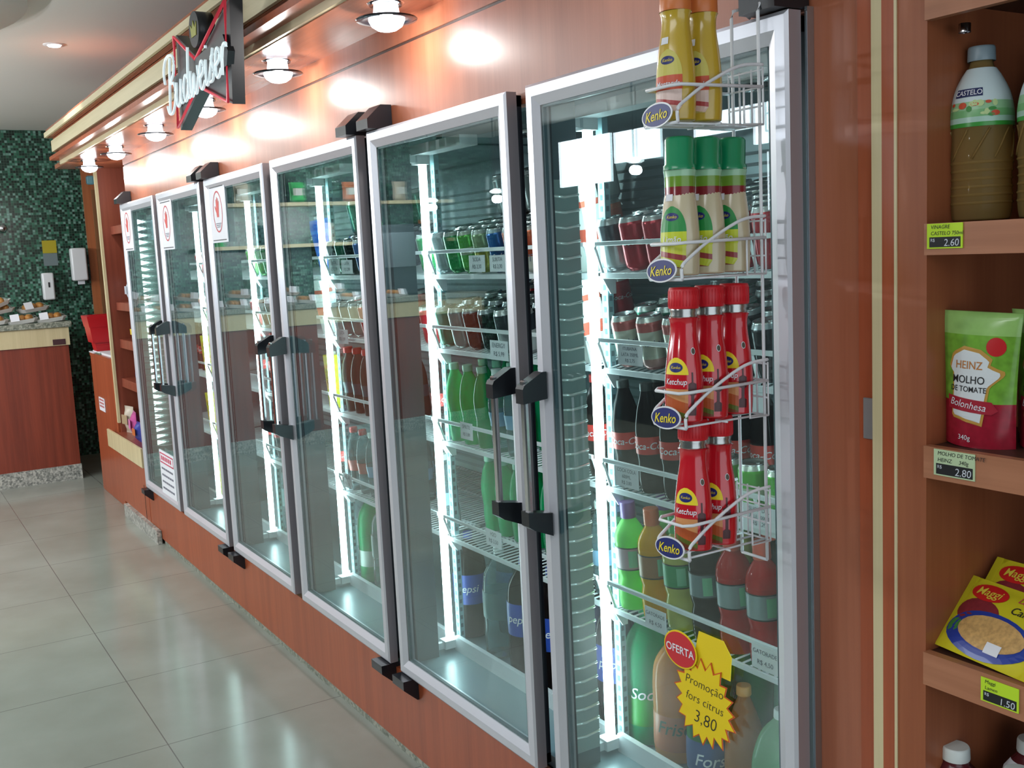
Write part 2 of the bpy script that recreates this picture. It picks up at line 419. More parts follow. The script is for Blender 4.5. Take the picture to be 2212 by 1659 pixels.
# cornice: soffit and three stepped pale strips
m = MB(); m.box((-5.0, -.165, 2.125), (.95, .30, 2.150), WOODX); struct('trim_3', m, 'glossy wood soffit that carries the spotlights')
for i, (y, z0, z1, mt) in enumerate(((-.165, 2.128, 2.185, CREAMX), (-.20, 2.200, 2.262, CREAMX), (-.235, 2.278, 2.305, CREAMX))):
    m = MB(); m.box((-4.75 - .12 * i * 0, y - .012, z0), (.95, y, z1), mt)
    m.box((-4.75, y - .012, z0), (-4.738, .30, z1), mt)
    m.box((-4.74, y, z1 - .004), (.95, y + .06, z1 + .018), WOODX)
    m.box((-4.74, y + .004, z0), (.95, y + .03, z1), WOODX)
    struct('trim_%d' % (4 + i), m)
m = MB(); m.box((-4.738, -.23, 2.15), (.95, .30, 2.17), WOODR); m.box((-4.738, -.225, 2.3), (.95, .30, 2.32), WOODR); struct('trim_7', m)
# opposite side of the shop, seen mirrored in the doors
m = MB(); m.box((-7.3, -4.3, 0), (4.6, -4.2, 2.05), mat('far_wall', (66, 74, 78), .6)); m.box((-7.3, -4.3, 2.05), (4.6, -4.2, CZ), mat('far_wall_dark', (58, 66, 70), .6)); struct('wall_front', m)
for i, (x0, x1, z0, z1) in enumerate(((-6.0, -5.25, 2.04, 2.44), (-5.19, -4.60, 2.18, 2.43), (-4.2, -3.62, 2.28, 2.44), (-3.58, -2.7, 2.16, 2.44), (-3.45, -2.7, 1.70, 2.10))):
    m = MB(); m.box((x0, -4.2, z0), (x1, -4.19, z1), WINM); struct('window_%d' % (i + 1), m)
# ------------------------------------------------------------------ beverage coolers
DW, DH0, DH1 = .742, .290, 1.855
X6, X5, X4, X3, X2, X1 = 0., -.8203, -1.6366, -2.4569, -3.2732, -4.0935
BX = {6: (X6, X6 + DW), 5: (X5, X5 + DW), 4: (X4, X4 + DW), 3: (X3, X3 + DW), 2: (X2, X2 + DW), 1: (X1, X1 + DW)}
BND = {6: -.039, 5: X5 - .037, 4: X4 - .039, 3: X3 - .037, 2: X2 - .039, 1: X1 - .03, 7: .79}
ST = .046
def door_mesh():
    """frame only, origin at lower left front corner"""
    m = MB(); H = DH1 - DH0; T = .030
    def bar(a, b, horiz):
        pass
    # bevelled profile swept as four mitred bars
    prof = [(0, 0.004), (.006, 0), (.026, 0), (ST, .009), (ST, T), (0, T)]
    cor = [(0, 0, 1, 1), (DW, 0, -1, 1), (DW, H, -1, -1), (0, H, 1, -1)]
    rings = [[m.bm.verts.new((cx + sx * d, y, cz + sz * d)) for d, y in prof] for cx, cz, sx, sz in cor]
    fs = []
    for i in range(4):
        A, B = rings[i], rings[(i + 1) % 4]
        for k in range(len(prof)):
            k2 = (k + 1) % len(prof); fs.append(m.bm.faces.new((A[k], B[k], B[k2], A[k2])))
    m._tag(fs, ALU); bmesh.ops.recalc_face_normals(m.bm, faces=fs)
    m.mi(ALUD)
    for f in fs:
        if abs(f.normal.x) > .95: f.material_index = m.mi(ALUD)
    return m
def build_door(parent, x, hinge_left, handle=True):
    d = door_mesh().build('door', parent, (x, 0, DH0)); H = DH1 - DH0
    m = MB(); m.box((ST - .004, .010, ST - .004), (DW - ST + .004, .022, H - ST + .004), GLASS); p = m.build('pane', d)
    m = MB()  # dark spacer line round the glass
    e = ST - .001
    for a, b in (((e, .012, e), (e + .007, .02, H - e)), ((DW - e - .007, .012, e), (DW - e, .02, H - e)), ((e, .012, e), (DW - e, .02, e + .006)), ((e, .012, H - e - .006), (DW - e, .02, H - e))):
        m.box(a, b, mat('spacer_seal', (62, 84, 92), .5))
    m.build('glass_seal', d)
    m = MB()
    for a, b in (((.006, .030, .006), (.03, .046, H - .006)), ((DW - .03, .030, .006), (DW - .006, .046, H - .006)), ((.006, .03, .006), (DW - .006, .046, .03)), ((.006, .03, H - .03), (DW - .006, .046, H - .006))):
        m.box(a, b, GASK)
    m.build('gasket', d)
    # hinge covers above and below
    hx = .0 if hinge_left else DW - .075
    for zt, sgn in ((H, 1), (0, -1)):
        m = MB()
        pts = [(.048, 0), (-.026, 0), (-.026, .026), (.016, .064), (.048, .064)]
        m.prism([(a, sgn * (.002 + b)) for a, b in pts], (hx, 0, zt), (0, 1, 0), (0, 0, 1), (.075, 0, 0), BLACKP)
        m.build('hinge_cover', d)
    if handle:
        cx = DW - .024 if hinge_left else .024
        m = MB(); m.box((cx - .009, -.056, .62), (cx + .009, -.044, .945), CHROME, .003); hb = m.build('handle', d); hb['label'] = 'vertical aluminium handle bar'
        for z0, s in ((.905, 1), (.612, 1)):
            m = MB(); top = z0 > .8
            if top: pts = [(.0, .055), (-.012, .055), (-.058, .030), (-.062, .022), (-.062, -.010), (.0, -.004)]
            else: pts = [(.0, .036), (-.062, .046), (-.062, .014), (-.048, .004), (.0, -.016)]
            m.prism(pts, (cx - .015, 0, z0), (0, 1, 0), (0, 0, 1), (.03, 0, 0), BLACKP)
            m.build('handle_bracket', d)
    return d
SHZ = (1.447, 1.230, .951, .657); CFZ = .305
SLOPE = (.20, .20, .07, .07, 0.)
def wire_shelf(x0, x1, z, parent, sl=0.):
    m = MB(); yf, yb = .205, .66; r = .0022
    for i in range(int((x1 - x0) / .022) + 1):
        x = x0 + .006 + .022 * i
        if x < x1: m.tube([(x, yf, z), (x, yb, z + (yb - yf) * sl)], r, WIRE, 5)
    for y in (yf + .12, yf + .3, yb): m.tube([(x0, y, z - .004 + (y - yf) * sl), (x1, y, z - .004 + (y - yf) * sl)], .003, WIRE, 6)
    m.box((x0, yf - .006, z - .009), (x1, yf, z + .004), WIRE, .001)
    s = m.build('wire_shelf', parent)
    m = MB(); zr = z + .070; yr = .185
    m.tube([(x0 + .004, yf, z + .002), (x0 + .004, yr, zr - .008), (x0 + .012, yr, zr)] , .0035, WIRE, 6)
    m.box((x0 + .006, yr - .0035, zr - .005), (x1 - .006, yr + .0035, zr + .005), WIRE, .001)
    m.tube([(x1 - .004, yf, z + .002), (x1 - .004, yr, zr - .008), (x1 - .012, yr, zr)], .0035, WIRE, 6)
    for t in (.62,): m.tube([(x0 + (x1 - x0) * t, yf, z), (x0 + (x1 - x0) * t, yr, zr)], .0035, WIRE, 6)
    m.build('front_rail', s)
    for xx in (x0 + .002, x1 - .005):
        m = MB(); m.prism([(yf - .005, -.004), (.24, -.004), (.24, -.045), (.225, -.045)], (xx, 0, z), (0, 1, 0), (0, 0, 1), (.003, 0, 0), WIRE)
        m.build('shelf_bracket', s)
    return s
def cooler(name_label, ka, kb, ribbed):
    root = thing('drinks_cooler', name_label, 'drinks cooler', (0, 0, 0), 0, None)
    xa = BND[ka] ; xb = BND[kb + 1]
    c0 = Vector((0, 0, 0))
    # cabinet liner
    m = MB(); x0, x1 = xa, xb
    m.box((x0, .72, .27), (x1, .74, 1.86), LINER)
    m.box((x0, .06, .27), (x1, .74, .30), LINER); m.box((x0, .06, 1.862), (x1, .74, 1.88), LINER)
    for z in [.35 + .028 * i for i in range(50)]:
        m.box((x0 + .05, .716, z), (x1 - .05, .722, z + .008), mat('liner_slot', (92, 116, 122), .4))
    m.build('cabinet', root)
    m = MB(); m.box((x0 + .02, .25, 1.83), (x1 - .02, .70, 1.862), mat('evaporator_cover', (120, 140, 146), .35, .3))
    for q in (ka, kb):
        cx = (BX[q][0] + BX[q][1]) / 2 - .05
        for rr in (.05, .066, .082, .098): m.tube([(cx + rr * math.cos(t * PI / 12), .36 + rr * math.sin(t * PI / 12), 1.822) for t in range(24)], .0022, CHROME, 5, True)
        m.lathe([(0, 0), (.03, 0), (.036, .012)], BLACKP, 16, (cx, .36, 1.815), caps=False)
    m.build('fan_guard', root)
    for k in (ka, kb):
        b = BND[k]
        # mullion with plate
        m = MB(); m.box((b - .032, .052, .29), (b + .032, .135, 1.845), mat('mullion_grey', (96, 112, 118), .3, .5))
        mu = m.build('mullion', root)
        if ribbed == k:
            m = MB(); n = 38
            for i in range(n):
                z = .36 + (1.64 - .36) * i / n; d = (1.64 - .36) / n; y1 = .134 if k > 1 else .20
                m.tube([(b + .0345, .056, z + d * .5 + .003), (b + .0345, (y1 + .056) / 2, z + d * .5 - .001), (b + .0345, y1, z + d * .5 + .004)], .0034, mat('rib_highlight', (236, 246, 242), .2, .3), 6)  # near-white ribs carry the wavy highlights in their colour
            m.box((b + .030, .054, .34), (b + .034, y1, 1.66), mat('ribbed_steel', (150, 170, 166), .3, .35))
            m.build('ribbed_plate', mu)
        # fluorescent tube on its batten
        m = MB(); m.tube([(b, .190, .335), (b, .190, 1.77)], .0120, TUBEM, 12); lt = m.build('light_tube', root)
        m = MB(); m.box((b - .008, .137, 1.775), (b + .008, .19, 1.80), WHITEP); m.box((b - .008, .137, .31), (b + .008, .19, .33), WHITEP); m.box((b - .02, .165, 1.77), (b + .02, .205, 1.80), WHITEP); m.box((b - .02, .165, .31), (b + .02, .205, .335), WHITEP)
        m.box((b - .02, .15, 1.795), (b + .30, .205, 1.822), WHITEP); m.build('lamp_batten', lt)
        if k == 6:   # unseen lamp added at the right hand end to light the near bay
            m = MB(); m.tube([(.762, .190, .335), (.762, .190, 1.77)], .012, TUBEM, 12); m.build('light_tube', root)  # added unseen tube, lights the near bay
        if k == 1:  # added glowing wedges that stand for light leaking through the ribs
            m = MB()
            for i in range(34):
                z = .52 + .0372 * i; m.prism([(0, 0), (.045, .012), (.0, .026)], (b + .0345, .085, z), (0, 1, 0), (0, 0, 1), (.002, 0, 0), mat('wedge_glow', (230, 250, 246), .4, emit=7.))
            m.build('lit_wedges', mu)
        # slotted upright standards
        m = MB(); m.box((b - .012, .222, .31), (b + .012, .238, 1.80), UPR)
        for i in range(56):
            z = .34 + .0255 * i
            m.box((b + .0115, .226, z), (b + .0125, .234, z + .012), mat('slot_dark', (90, 110, 118), .5)); m.box((b - .004, .2212, z), (b + .004, .2225, z + .012), MATS['slot_dark'])
        m.build('slotted_upright', root)
        x0, x1 = BX[k][0] - .024, BX[k][1] + .024
        for z, sl in zip(SHZ, SLOPE): wire_shelf(x0, x1, z, root, sl)
        m = MB(); m.box((x0, .20, .30), (x1, .215, .345), WIRE); m.build('floor_kerb', root)
    build_door(root, BX[ka][0], True); build_door(root, BX[kb][0], False)
    return root
cooler('nearest double glass door drinks cooler, beside the shelves of vinegar and noodles', 5, 6, 6)
cooler('middle double glass door drinks cooler, with one hand notice on its left door', 3, 4, 0)
cooler('farthest double glass door drinks cooler, with two hand notices and a price poster', 1, 2, 1)
m = MB(); m.box((.775, .06, .27), (.79, .74, 1.88), LINER); m.box((X1 - .045, .06, .27), (X1 - .03, .74, 1.88), LINER); struct('trim_8', m)
# === PART2
# ------------------------------------------------------------------ spotlights under the soffit
SOFZ = 2.125
def make_spot():
    t = thing('spotlight', 'x y z w', 'spotlight', (0, 0, 0))
    m = MB(); m.lathe([(.034, 0), (.040, -.006), (.046, 0)], CHROME, 28, (0, 0, 0), caps=False); m.lathe([(.030, -.002), (.033, -.030)], mat('lit_socket', (240, 248, 255), .4, emit=2.), 24, caps=False); m.build('socket', t)
    m = MB(); m.lathe([(.040, -.036), (.074, -.036), (.077, -.0385), (.074, -.041), (.040, -.041), (.040, -.036)], mat('smoked_glass_ring', (26, 32, 38), .06), 40, caps=False); m.build('ring', t)
    m = MB(); m.lathe([(.042, -.030), (.044, -.042), (.038, -.054), (.024, -.063), (.008, -.067), (0, -.0675)], BULB, 28, caps=False)
    m.build('bulb', t)
    return t
SP = Proto(make_spot())
SPX = (-.50, -1.29, -2.10, -2.88, -3.72, -4.45)
SPL = ('round spotlight with dark ring, nearest over the doors', 'round spotlight just to the right of the neon beer sign', 'round spotlight shining below the neon beer sign', 'round spotlight first to the left of the neon beer sign',
       'round spotlight last but one towards the far end of the soffit', 'round spotlight at the far end of the soffit, by the shelf unit')
for x, l in zip(SPX, SPL):
    SP.place((x, -.068, SOFZ), 0, l, 'spotlights in a row under the soffit')
    pl = bpy.data.lights.new('spot_lamp', 'POINT'); pl.energy = 2.6; pl.shadow_soft_size = .02; pl.color = (1, .97, .93)
    o = bpy.data.objects.new('spot_lamp', pl); COL.objects.link(o); o.location = (x, -.068, SOFZ - .095)
# more of the row, out of frame to the right
SP.place((.30, -.068, SOFZ), 0, 'round spotlight over the right end of the coolers, above the frame', 'spotlights in a row under the soffit')
t = thing('ceiling_spotlight', 'small recessed halogen spotlight alone in the grey ceiling', 'spotlight', (-3.775, -.30, CZ))
m = MB(); m.lathe([(.03, -.004), (.05, -.004), (.052, 0)], WHITEP, 24, caps=False); m.build('trim_ring', t)
m = MB(); m.lathe([(0, -.010), (.028, -.010), (.034, -.002)], BULB, 20, caps=False); m.build('bulb', t)
pl = bpy.data.lights.new('ceiling_lamp', 'SPOT'); pl.energy = 25; pl.spot_size = 1.6; pl.shadow_soft_size = .03
o = bpy.data.objects.new('ceiling_lamp', pl); COL.objects.link(o); o.location = (-3.775, -.30, CZ - .05)

# ------------------------------------------------------------------ neon beer sign
def neon_sign():
    t = thing('neon_sign', 'black bow tie neon beer sign with red tubes and white script', 'neon sign', (-1.27, -.265, 2.083))
    BK = mat('sign_black', (24, 27, 33), .35)
    W, Hh = .275, .135
    bow = [(-W - .01, -Hh - .005), (-W + .03, Hh + .012), (-.02, .035), (W + .040, Hh + .005), (W - .005, -Hh), (-.02, -.045)]
    m = MB(); m.prism(bow, (0, -.045, 0), (1, 0, 0), (0, 0, 1), (0, .036, 0), BK); m.build('housing', t)
    RED = mat('red_neon_tube', (214, 62, 78), .3, emit=.35)
    m = MB(); q = [(x * .965, z * .95) for x, z in bow]
    for part in ((5, 0, 1, 2), (2, 3, 4, 5)):
        m.tube([(q[i][0], -.055, q[i][1]) for i in part], .0048, RED, 8)
    m.build('red_tube', t)
    m = MB(); m.prism([(-.29, -.06), (-.27, -.068), (.285, -.035), (.305, .0), (.27, .05), (-.27, .02)], (0, -.058, 0), (1, 0, 0), (0, 0, 1), (0, .02, 0), BK); m.build('banner', t)
    # crown badge on top
    m = MB(); m.prism([(.052 * math.cos(a * PI / 12), .052 * math.sin(a * PI / 12)) for a in range(24)], (-.045, -.045, .125), (1, 0, 0), (0, 0, 1), (0, .05, 0), BK, smooth=True); cr = m.build('crown_badge', t)
    m = MB(); m.prism([(-.025, -.02), (.025, -.02), (.032, .018), (.014, .004), (0, .026), (-.014, .004), (-.032, .018)], (-.045, -.047, .125), (1, 0, 0), (0, 0, 1), (0, .003, 0), mat('sign_gold', (150, 150, 50), .5)); m.build('crown', cr)
    # script, stroke by stroke
    S = {'B': [[(.1, 0), (.22, .9), (.3, 1.25)], [(-.25, .75), (-.32, 1.05), (-.1, 1.3), (.3, 1.32), (.62, 1.18), (.58, .85), (.24, .68), (.6, .6), (.66, .25), (.4, -.02), (.05, .0), (-.12, .2)]],
         'u': [[(0, .62), (-.02, .2), (.1, .02), (.3, .12), (.42, .62)], [(.42, .62), (.4, .1), (.55, .04)]],
         'd': [[(.42, .5), (.2, .62), (.02, .35), (.1, .04), (.3, .08), (.44, .4)], [(.52, 1.2), (.42, .35), (.44, .06), (.6, .06)]],
         'w': [[(0, .62), (.02, .12), (.16, .04), (.3, .5), (.34, .1), (.5, .04), (.64, .35), (.62, .62)]],
         'e': [[(.02, .3), (.3, .38), (.32, .56), (.16, .64), (.02, .4), (.08, .08), (.25, .02), (.42, .16)]],
         'i': [[(.04, .6), (.04, .12), (.14, .02), (.24, .1)], [(.08, .84), (.09, .9)]],
         's': [[(.3, .6), (.14, .52), (.3, .3), (.26, .06), (.04, .04)], [(-.04, .1), (.3, .72)]],
         'r': [[(.04, .6), (.03, .0)], [(.03, .35), (.14, .6), (.34, .6), (.36, .52)]]}
    adv = dict(B=.74, u=.6, d=.62, w=.72, e=.46, i=.3, s=.42, r=.4)
    NEON = mat('white_neon_tube', (206, 222, 226), .3, emit=.55)
    m = MB(); x = -.300; sc = .122
    for ch in 'Budweiser':
        sz = sc * (1.05 if ch == 'B' else 1.0)
        for st in S[ch]:
            pts = smooth_prof([(p[0] + 10, p[1]) for p in st], 4) if len(st) > 2 else [(p[0] + 10, p[1]) for p in st]
            def P(p): 
                X = x + (p[0] - 10) * sz * 1.02 + p[1] * sz * .12
                return (X, -.072, -.088 + p[1] * sz + (X + .29) * .045)
            m.tube([P(p) for p in pts], .0044, NEON, 7)
        x += adv[ch] * sz * 1.10
    m.build('script_tube', t)
    m = MB(); m.tube([(.02, .03, .15), (.05, .02, .19), (.12, .01, .15)], .003, BLACK, 6); m.build('cable', t)
    m = MB(); m.box((.06, -.010, .05), (.10, .03, .09), BK); m.build('mount_bracket', t)
neon_sign()

# ------------------------------------------------------------------ paper notices
def hand2d(s):
    P = [(-.32, -.7), (-.42, -.3), (-.78, .12), (-.88, .32), (-.72, .38), (-.42, .12), (-.40, .55), (-.46, .95), (-.30, 1.0), (-.20, .58), (-.14, 1.15), (.02, 1.2), (.04, .6), (.16, 1.08), (.32, 1.04), (.24, .52), (.44, .84), (.56, .76), (.44, .2), (.34, -.3), (.30, -.7)]
    return [(x * s, y * s) for x, y in P], [tuple(range(len(P)))]
def notice(x, z1, label):
    t = thing('hand_notice', label, 'notice', (x, 0, z1), 0, 'hand notices taped to the door glass')
    w, h = .215, .235
    m = MB(); m.box((0, .0055, -h), (w, .0085, 0), PAPER); m.build('sheet', t)
    RED = mat('notice_red', (196, 66, 74), .6)
    F = flat((w / 2, .0048, -h / 2), (1, 0, 0), (0, 0, 1))
    m = MB()
    for z in (.102, -.108): m.box((.018, .0046, -h / 2 + z - .0018), (w - .018, .0056, -h / 2 + z + .0018), BLACK)
    m.build('border_line', t)
    m = MB(); n = 40
    pts = lambda a, b: [(a * math.cos(2 * PI * i / n), .004 + b * math.sin(2 * PI * i / n)) for i in range(n)]
    o_, i_ = pts(.062, .082), pts(.056, .076)
    m.faces2d((o_ + i_, [(i, (i + 1) % n, n + (i + 1) % n, n + i) for i in range(n)]), F, RED); m.build('ring', t)
    m = MB(); v, f = hand2d(.042); m.faces2d(([(a, b + .012) for a, b in v], f), F, mat('notice_hand', (208, 84, 78), .6)); m.build('hand', t)
    m = MB()
    for k in range(3): m.box((w / 2 - .035 + .006 * k, .0046, -h / 2 - .044 - .007 * k), (w / 2 + .035 - .006 * k, .0052, -h / 2 - .041 - .007 * k), INK)
    m.build('small_print', t)
notice(-2.405, 1.832, 'white hand notice on the third glass door from the far end')
notice(-3.235, 1.824, 'white hand notice on the second glass door from the far end')
notice(-4.075, 1.838, 'white hand notice on the farthest glass door')
t = thing('price_poster', 'white poster with a red boxed heading low on the farthest door', 'poster', (-3.715, 0, .56))
m = MB(); m.box((0, .0055, -.235), (.30, .0085, 0), PAPER); m.build('sheet', t)
m = MB(); R2 = mat('poster_red', (196, 60, 90), .6)
for a in ((.012, -.012, .288, -.018), (.012, -.06, .288, -.066), (.012, -.066, .018, -.012), (.282, -.066, .288, -.012)): m.box((a[0], .0045, min(a[1], a[3])), (a[2], .0056, max(a[1], a[3])), R2)
for i in range(6): m.box((.04 + .036 * i, .0045, -.05), (.062 + .036 * i, .0056, -.028), R2)
m.build('heading', t)
m = MB()
for r_ in range(4):
    for i in range(6): m.box((.03 + .04 * i, .0045, -.10 - .035 * r_), (.062 + .04 * i, .0056, -.09 - .035 * r_), INK)
m.build('print', t)

# promotion star on the near door
t = thing('promotion_star', 'yellow starburst promotion sign with red oval on the nearest door', 'sign', (.512, .004, .668))
YL = mat('promo_yellow', (238, 208, 20), .55); RD = mat('promo_red', (206, 44, 52), .5); OR = mat('promo_edge', (206, 84, 30), .6)
def star(rx, ry, n, k):
    P = []
    random.seed(4)
    for i in range(n * 2):
        a = 2 * PI * i / (2 * n); q = (1 if i % 2 == 0 else k) * (1 + (random.random() - .5) * .12)
        P.append((rx * q * math.cos(a), ry * q * math.sin(a)))
    return P
m = MB(); m.prism(star(.082, .085, 19, .80), (0, 0, 0), (1, 0, .02), (0, 0, 1), (0, .0015, 0), OR)
m.prism([(a * .955, b * .955) for a, b in star(.082, .085, 19, .80)], (0, -.0006, 0), (1, 0, .02), (0, 0, 1), (0, .001, 0), YL)
st = m.build('star', t)
m = MB()
for s_, z_, k_ in (('Promoção', .026, .0245), ('fors citrus', -.006, .0245), ('3,80', -.044, .036)):
    v, f = text2d(s_, k_, .25, 'CENTER', -.012, 1.0); m.faces2d((v, f), flat((0, -.0011, z_), (1, 0, -.03), (0, 0, 1)), BLACK)
m.build('handwriting', st)
m = MB(); m.prism(disc2d(.046, .036, 30)[0], (-.060, -.003, .086), (1, 0, 0), (0, 0, 1), (0, .0015, 0), YL)
m.prism(disc2d(.043, .033, 30)[0], (-.060, -.0036, .086), (1, 0, 0), (0, 0, 1), (0, .001, 0), RD); ov = m.build('oval', t)
m = MB(); v, f = text2d('OFERTA', .0215, 0, 'CENTER', .015); m.faces2d((v, f), flat((-.060, -.0042, .078), (1, 0, 0), (0, 0, 1)), PAPER); m.build('lettering', ov)
m = MB(); m.prism([(-.05, -.035), (-.03, .035), (.035, .035), (.055, .01), (.05, -.035)], (.018, .002, .100), (1, 0, 0), (0, 0, 1), (0, .001, 0), YL); m.build('yellow_card', t)

# ------------------------------------------------------------------ sauce bottles and their hanging wire rack
NAVY = mat('badge_navy', (22, 34, 108), .4); YEL = mat('badge_yellow', (236, 214, 40), .45)
SX, SY = 1.0, .80
AF = -PI / 2   # label faces the aisle
def sauce(kind):
    t = thing(kind + '_bottle', 'x y z w', 'sauce bottle', (0, 0, 0))
    prof = smooth_prof([(.0, 0), (.027, .001), (.0305, .008), (.0315, .04), (.0305, .072), (.027, .105), (.0228, .132), (.0222, .150), (.0248, .160)], 4)
    body = {'ketchup': mat('ketchup_red', (196, 24, 38), .16, coat=.6), 'mustard': mat('mustard_yellow', (196, 164, 52), .2, coat=.5), 'dressing': mat('lemon_sauce_beige', (196, 184, 152), .2, coat=.5)}[kind]
    m = MB(); m.lathe(prof, body, 28, sx=SX, sy=SY, caps=False)
    m.lathe([(.0248, .160), (.0215, .1615)], body, 24, sx=SX, sy=SY + .1, caps=False)
    if kind == 'ketchup':
        m.lathe([(.0205, .160), (.0215, .163), (.0200, .167), (.0215, .171), (.0205, .175)], mat('silver_neck', (170, 172, 168), .22, .9), 24, caps=False)
    b = m.build('body', t)
    if kind == 'ketchup':
        m = MB(); m.lathe([(.0225, .174), (.0238, .176), (.0232, .203), (.0215, .2065), (0, .2072)], mat('red_cap', (206, 28, 40), .4), 28, caps=False)
        for i in range(30): a = 2 * PI * i / 30; m.tube([(.0236 * math.cos(a), .0236 * math.sin(a), .178), (.0232 * math.cos(a), .0232 * math.sin(a), .201)], .0006, MATS['red_cap'], 4)
        m.build('cap', t)
    elif kind == 'mustard':
        m = MB(); m.lathe([(.0225, .160), (.0235, .163), (.0225, .200), (.019, .204), (0, .205)], mat('orange_cap', (212, 120, 60), .35), 28, caps=False); m.build('cap', t)
    else:
        g = mat('green_cap', (22, 140, 92), .25, coat=.4)
        m = MB(); m.lathe([(.0245, .158), (.0245, .165), (.0225, .167), (.0228, .203), (.020, .207), (0, .2075)], g, 28, caps=False); c = m.build('cap', t)
        m = MB(); m.lathe([(.0236, .120), (.0236, .128), (.0238, .148), (.0252, .158)], bands('lemon_neck_band', [(0, (128, 40, 44)), (.34, (110, 150, 50)), (.75, (150, 196, 160))], .2), 24, sx=SX + .02, sy=SY + .04, caps=False); m.build('neck_band', t)
    # front label
    if kind == 'ketchup':
        m = MB(); F = onprof(prof, .0, AF, SX, SY, .0006)
        m.faces2d(gridpatch(.022, .074, .100, lambda q: math.sqrt(max(0.02, 1 - q * q)), 8, 8), F, YEL); lb = m.build('label_arch', t)
        m = MB(); m.faces2d(subdiv_disc(.0125, .0075, 0, .085), onprof(prof, 0, AF, SX, SY, .0009), NAVY); m.build('label_emblem', lb)
        m = MB(); m.faces2d(gridpatch(.021, .004, .052, None, 8, 8), F, bands('burger_picture', [(0, (120, 66, 40)), (.3, (96, 110, 44)), (.45, (186, 92, 50)), (.8, (214, 150, 96))], .3, sw=True)); m.build('label_picture', t)
        v, f = text2d('Ketchup', .0125, .2, 'CENTER', .012, .9); m = MB(); m.faces2d(([(a, b + .059) for a, b in v], f), onprof(prof, 0, AF, SX, SY, .0012), PAPER); m.build('label_lettering', t)
        v, f = text2d('Kenko', .0065, .2, 'CENTER'); m = MB(); m.faces2d(([(a, b + .083) for a, b in v], f), onprof(prof, 0, AF, SX, SY, .0014), YEL); m.build('emblem_lettering', lb)
        m = MB(); F2 = onprof(prof, 0, AF + PI / 4 * 1.15, SX, SY, .0007); dk = mat('label_maroon', (70, 20, 24), .35)
        m.faces2d(gridpatch(.0042, .012, .078, lambda q: (1.6 if q < .22 else (.6 if q < .5 else (1.7 if q < .75 else .35))), 4, 26), F2, dk)
        m.faces2d(subdiv_disc(.0048, .0055, .004, .110), F2, PAPER); m.faces2d(subdiv_disc(.0038, .0045, .004, .110), onprof(prof, 0, AF + PI / 4 * 1.15, SX, SY, .0010), mat('dark_dot', (70, 60, 40), .4)); m.build('side_mark', t)
    else:
        if kind == 'mustard': top, mid, low = (206, 196, 96), (204, 82, 48), bands('sandwich_picture', [(0, (190, 170, 90)), (.25, (222, 190, 176)), (.5, (176, 70, 70)), (.7, (226, 200, 190))], .3, sw=True)
        else: top, mid, low = (30, 140, 64), (196, 208, 36), bands('salad_picture', [(0, (130, 60, 50)), (.22, (190, 200, 60)), (.55, (150, 60, 60)), (.8, (200, 205, 70))], .3, sw=True)
        F = onprof(prof, 0, AF, SX, SY, .0006)
        m = MB(); m.faces2d(gridpatch(.024, .012, .045, lambda q: min(1, .75 + q), 8, 8), F, low); lb = m.build('label_picture', t)
        m = MB(); m.faces2d(gridpatch(.025, .045, .066, None, 8, 5), F, mat(kind + '_label_mid', mid, .4)); m.build('label_band', t)
        m = MB(); m.faces2d(gridpatch(.025, .066, .104, lambda q: math.sqrt(max(.01, 1 - q * q)), 8, 8), F, mat(kind + '_label_top', top, .4)); lt = m.build('label_top', t)
        m = MB(); m.faces2d(subdiv_disc(.0125, .0062, 0, .088), onprof(prof, 0, AF, SX, SY, .0009), NAVY); m.build('label_emblem', lt)
        v, f = text2d('Kenko', .0068, .2, 'CENTER'); m = MB(); m.faces2d(([(a, b + .0858) for a, b in v], f), onprof(prof, 0, AF, SX, SY, .0012), YEL); m.build('emblem_lettering', lt)
        v, f = text2d('Mostarda' if kind == 'mustard' else 'Limão', .0115 if kind == 'mustard' else .0135, .2, 'CENTER', .012, .95); m = MB(); m.faces2d(([(a, b + .050) for a, b in v], f), onprof(prof, 0, AF, SX, SY, .0012), PAPER); m.build('label_lettering', t)
        m = MB(); m.faces2d(gridpatch(.0085, .112, .122, None, 6, 3), onprof(prof, 0, AF - .25, SX, SY, .0010), PAPER); m.build('price_sticker', t)
    return Proto(t)
KP, MP, DP = sauce('ketchup'), sauce('mustard'), sauce('dressing')
RX = .682; TL = .12
BZ = {'m': 1.690, 'd': 1.462, 'k': 1.238, 'l': 1.033}
tilt = (-.05, 0, 0)
def put(P, z, ys, labels, g):
    for y, l in zip(ys, labels): P.place((RX, y, z), 0, l, g, rot=(-.04, 0, .30))
put(MP, BZ['m'], (-.172, -.120), ('yellow mustard bottle at the front of the top basket of the wire rack', 'yellow mustard bottle behind the other one in the top basket'), 'mustard bottles in the wire rack')
put(DP, BZ['d'], (-.172, -.120, -.068), ('lemon sauce bottle with green cap and price sticker, front of its basket', 'lemon sauce bottle with green cap, middle of the row of three', 'lemon sauce bottle with green cap, last of the row, nearest the glass'), 'lemon sauce bottles in the wire rack')
put(KP, BZ['k'], (-.172, -.120, -.068), ('red ketchup bottle at the front of the basket of three', 'red ketchup bottle in the middle of the basket of three', 'red ketchup bottle nearest the glass in the basket of three'), 'ketchup bottles in the third basket')
put(KP, BZ['l'], (-.160, -.108), ('red ketchup bottle at the front of the lowest basket', 'red ketchup bottle behind the other in the lowest basket'), 'ketchup bottles in the lowest basket')
t = thing('sauce_rack', 'white wire rack with four baskets hooked over the nearest door', 'wire rack', (0, 0, 0))
m = MB(); r = .0026
xa, xb, yb = RX - .027, RX + .030, -.030
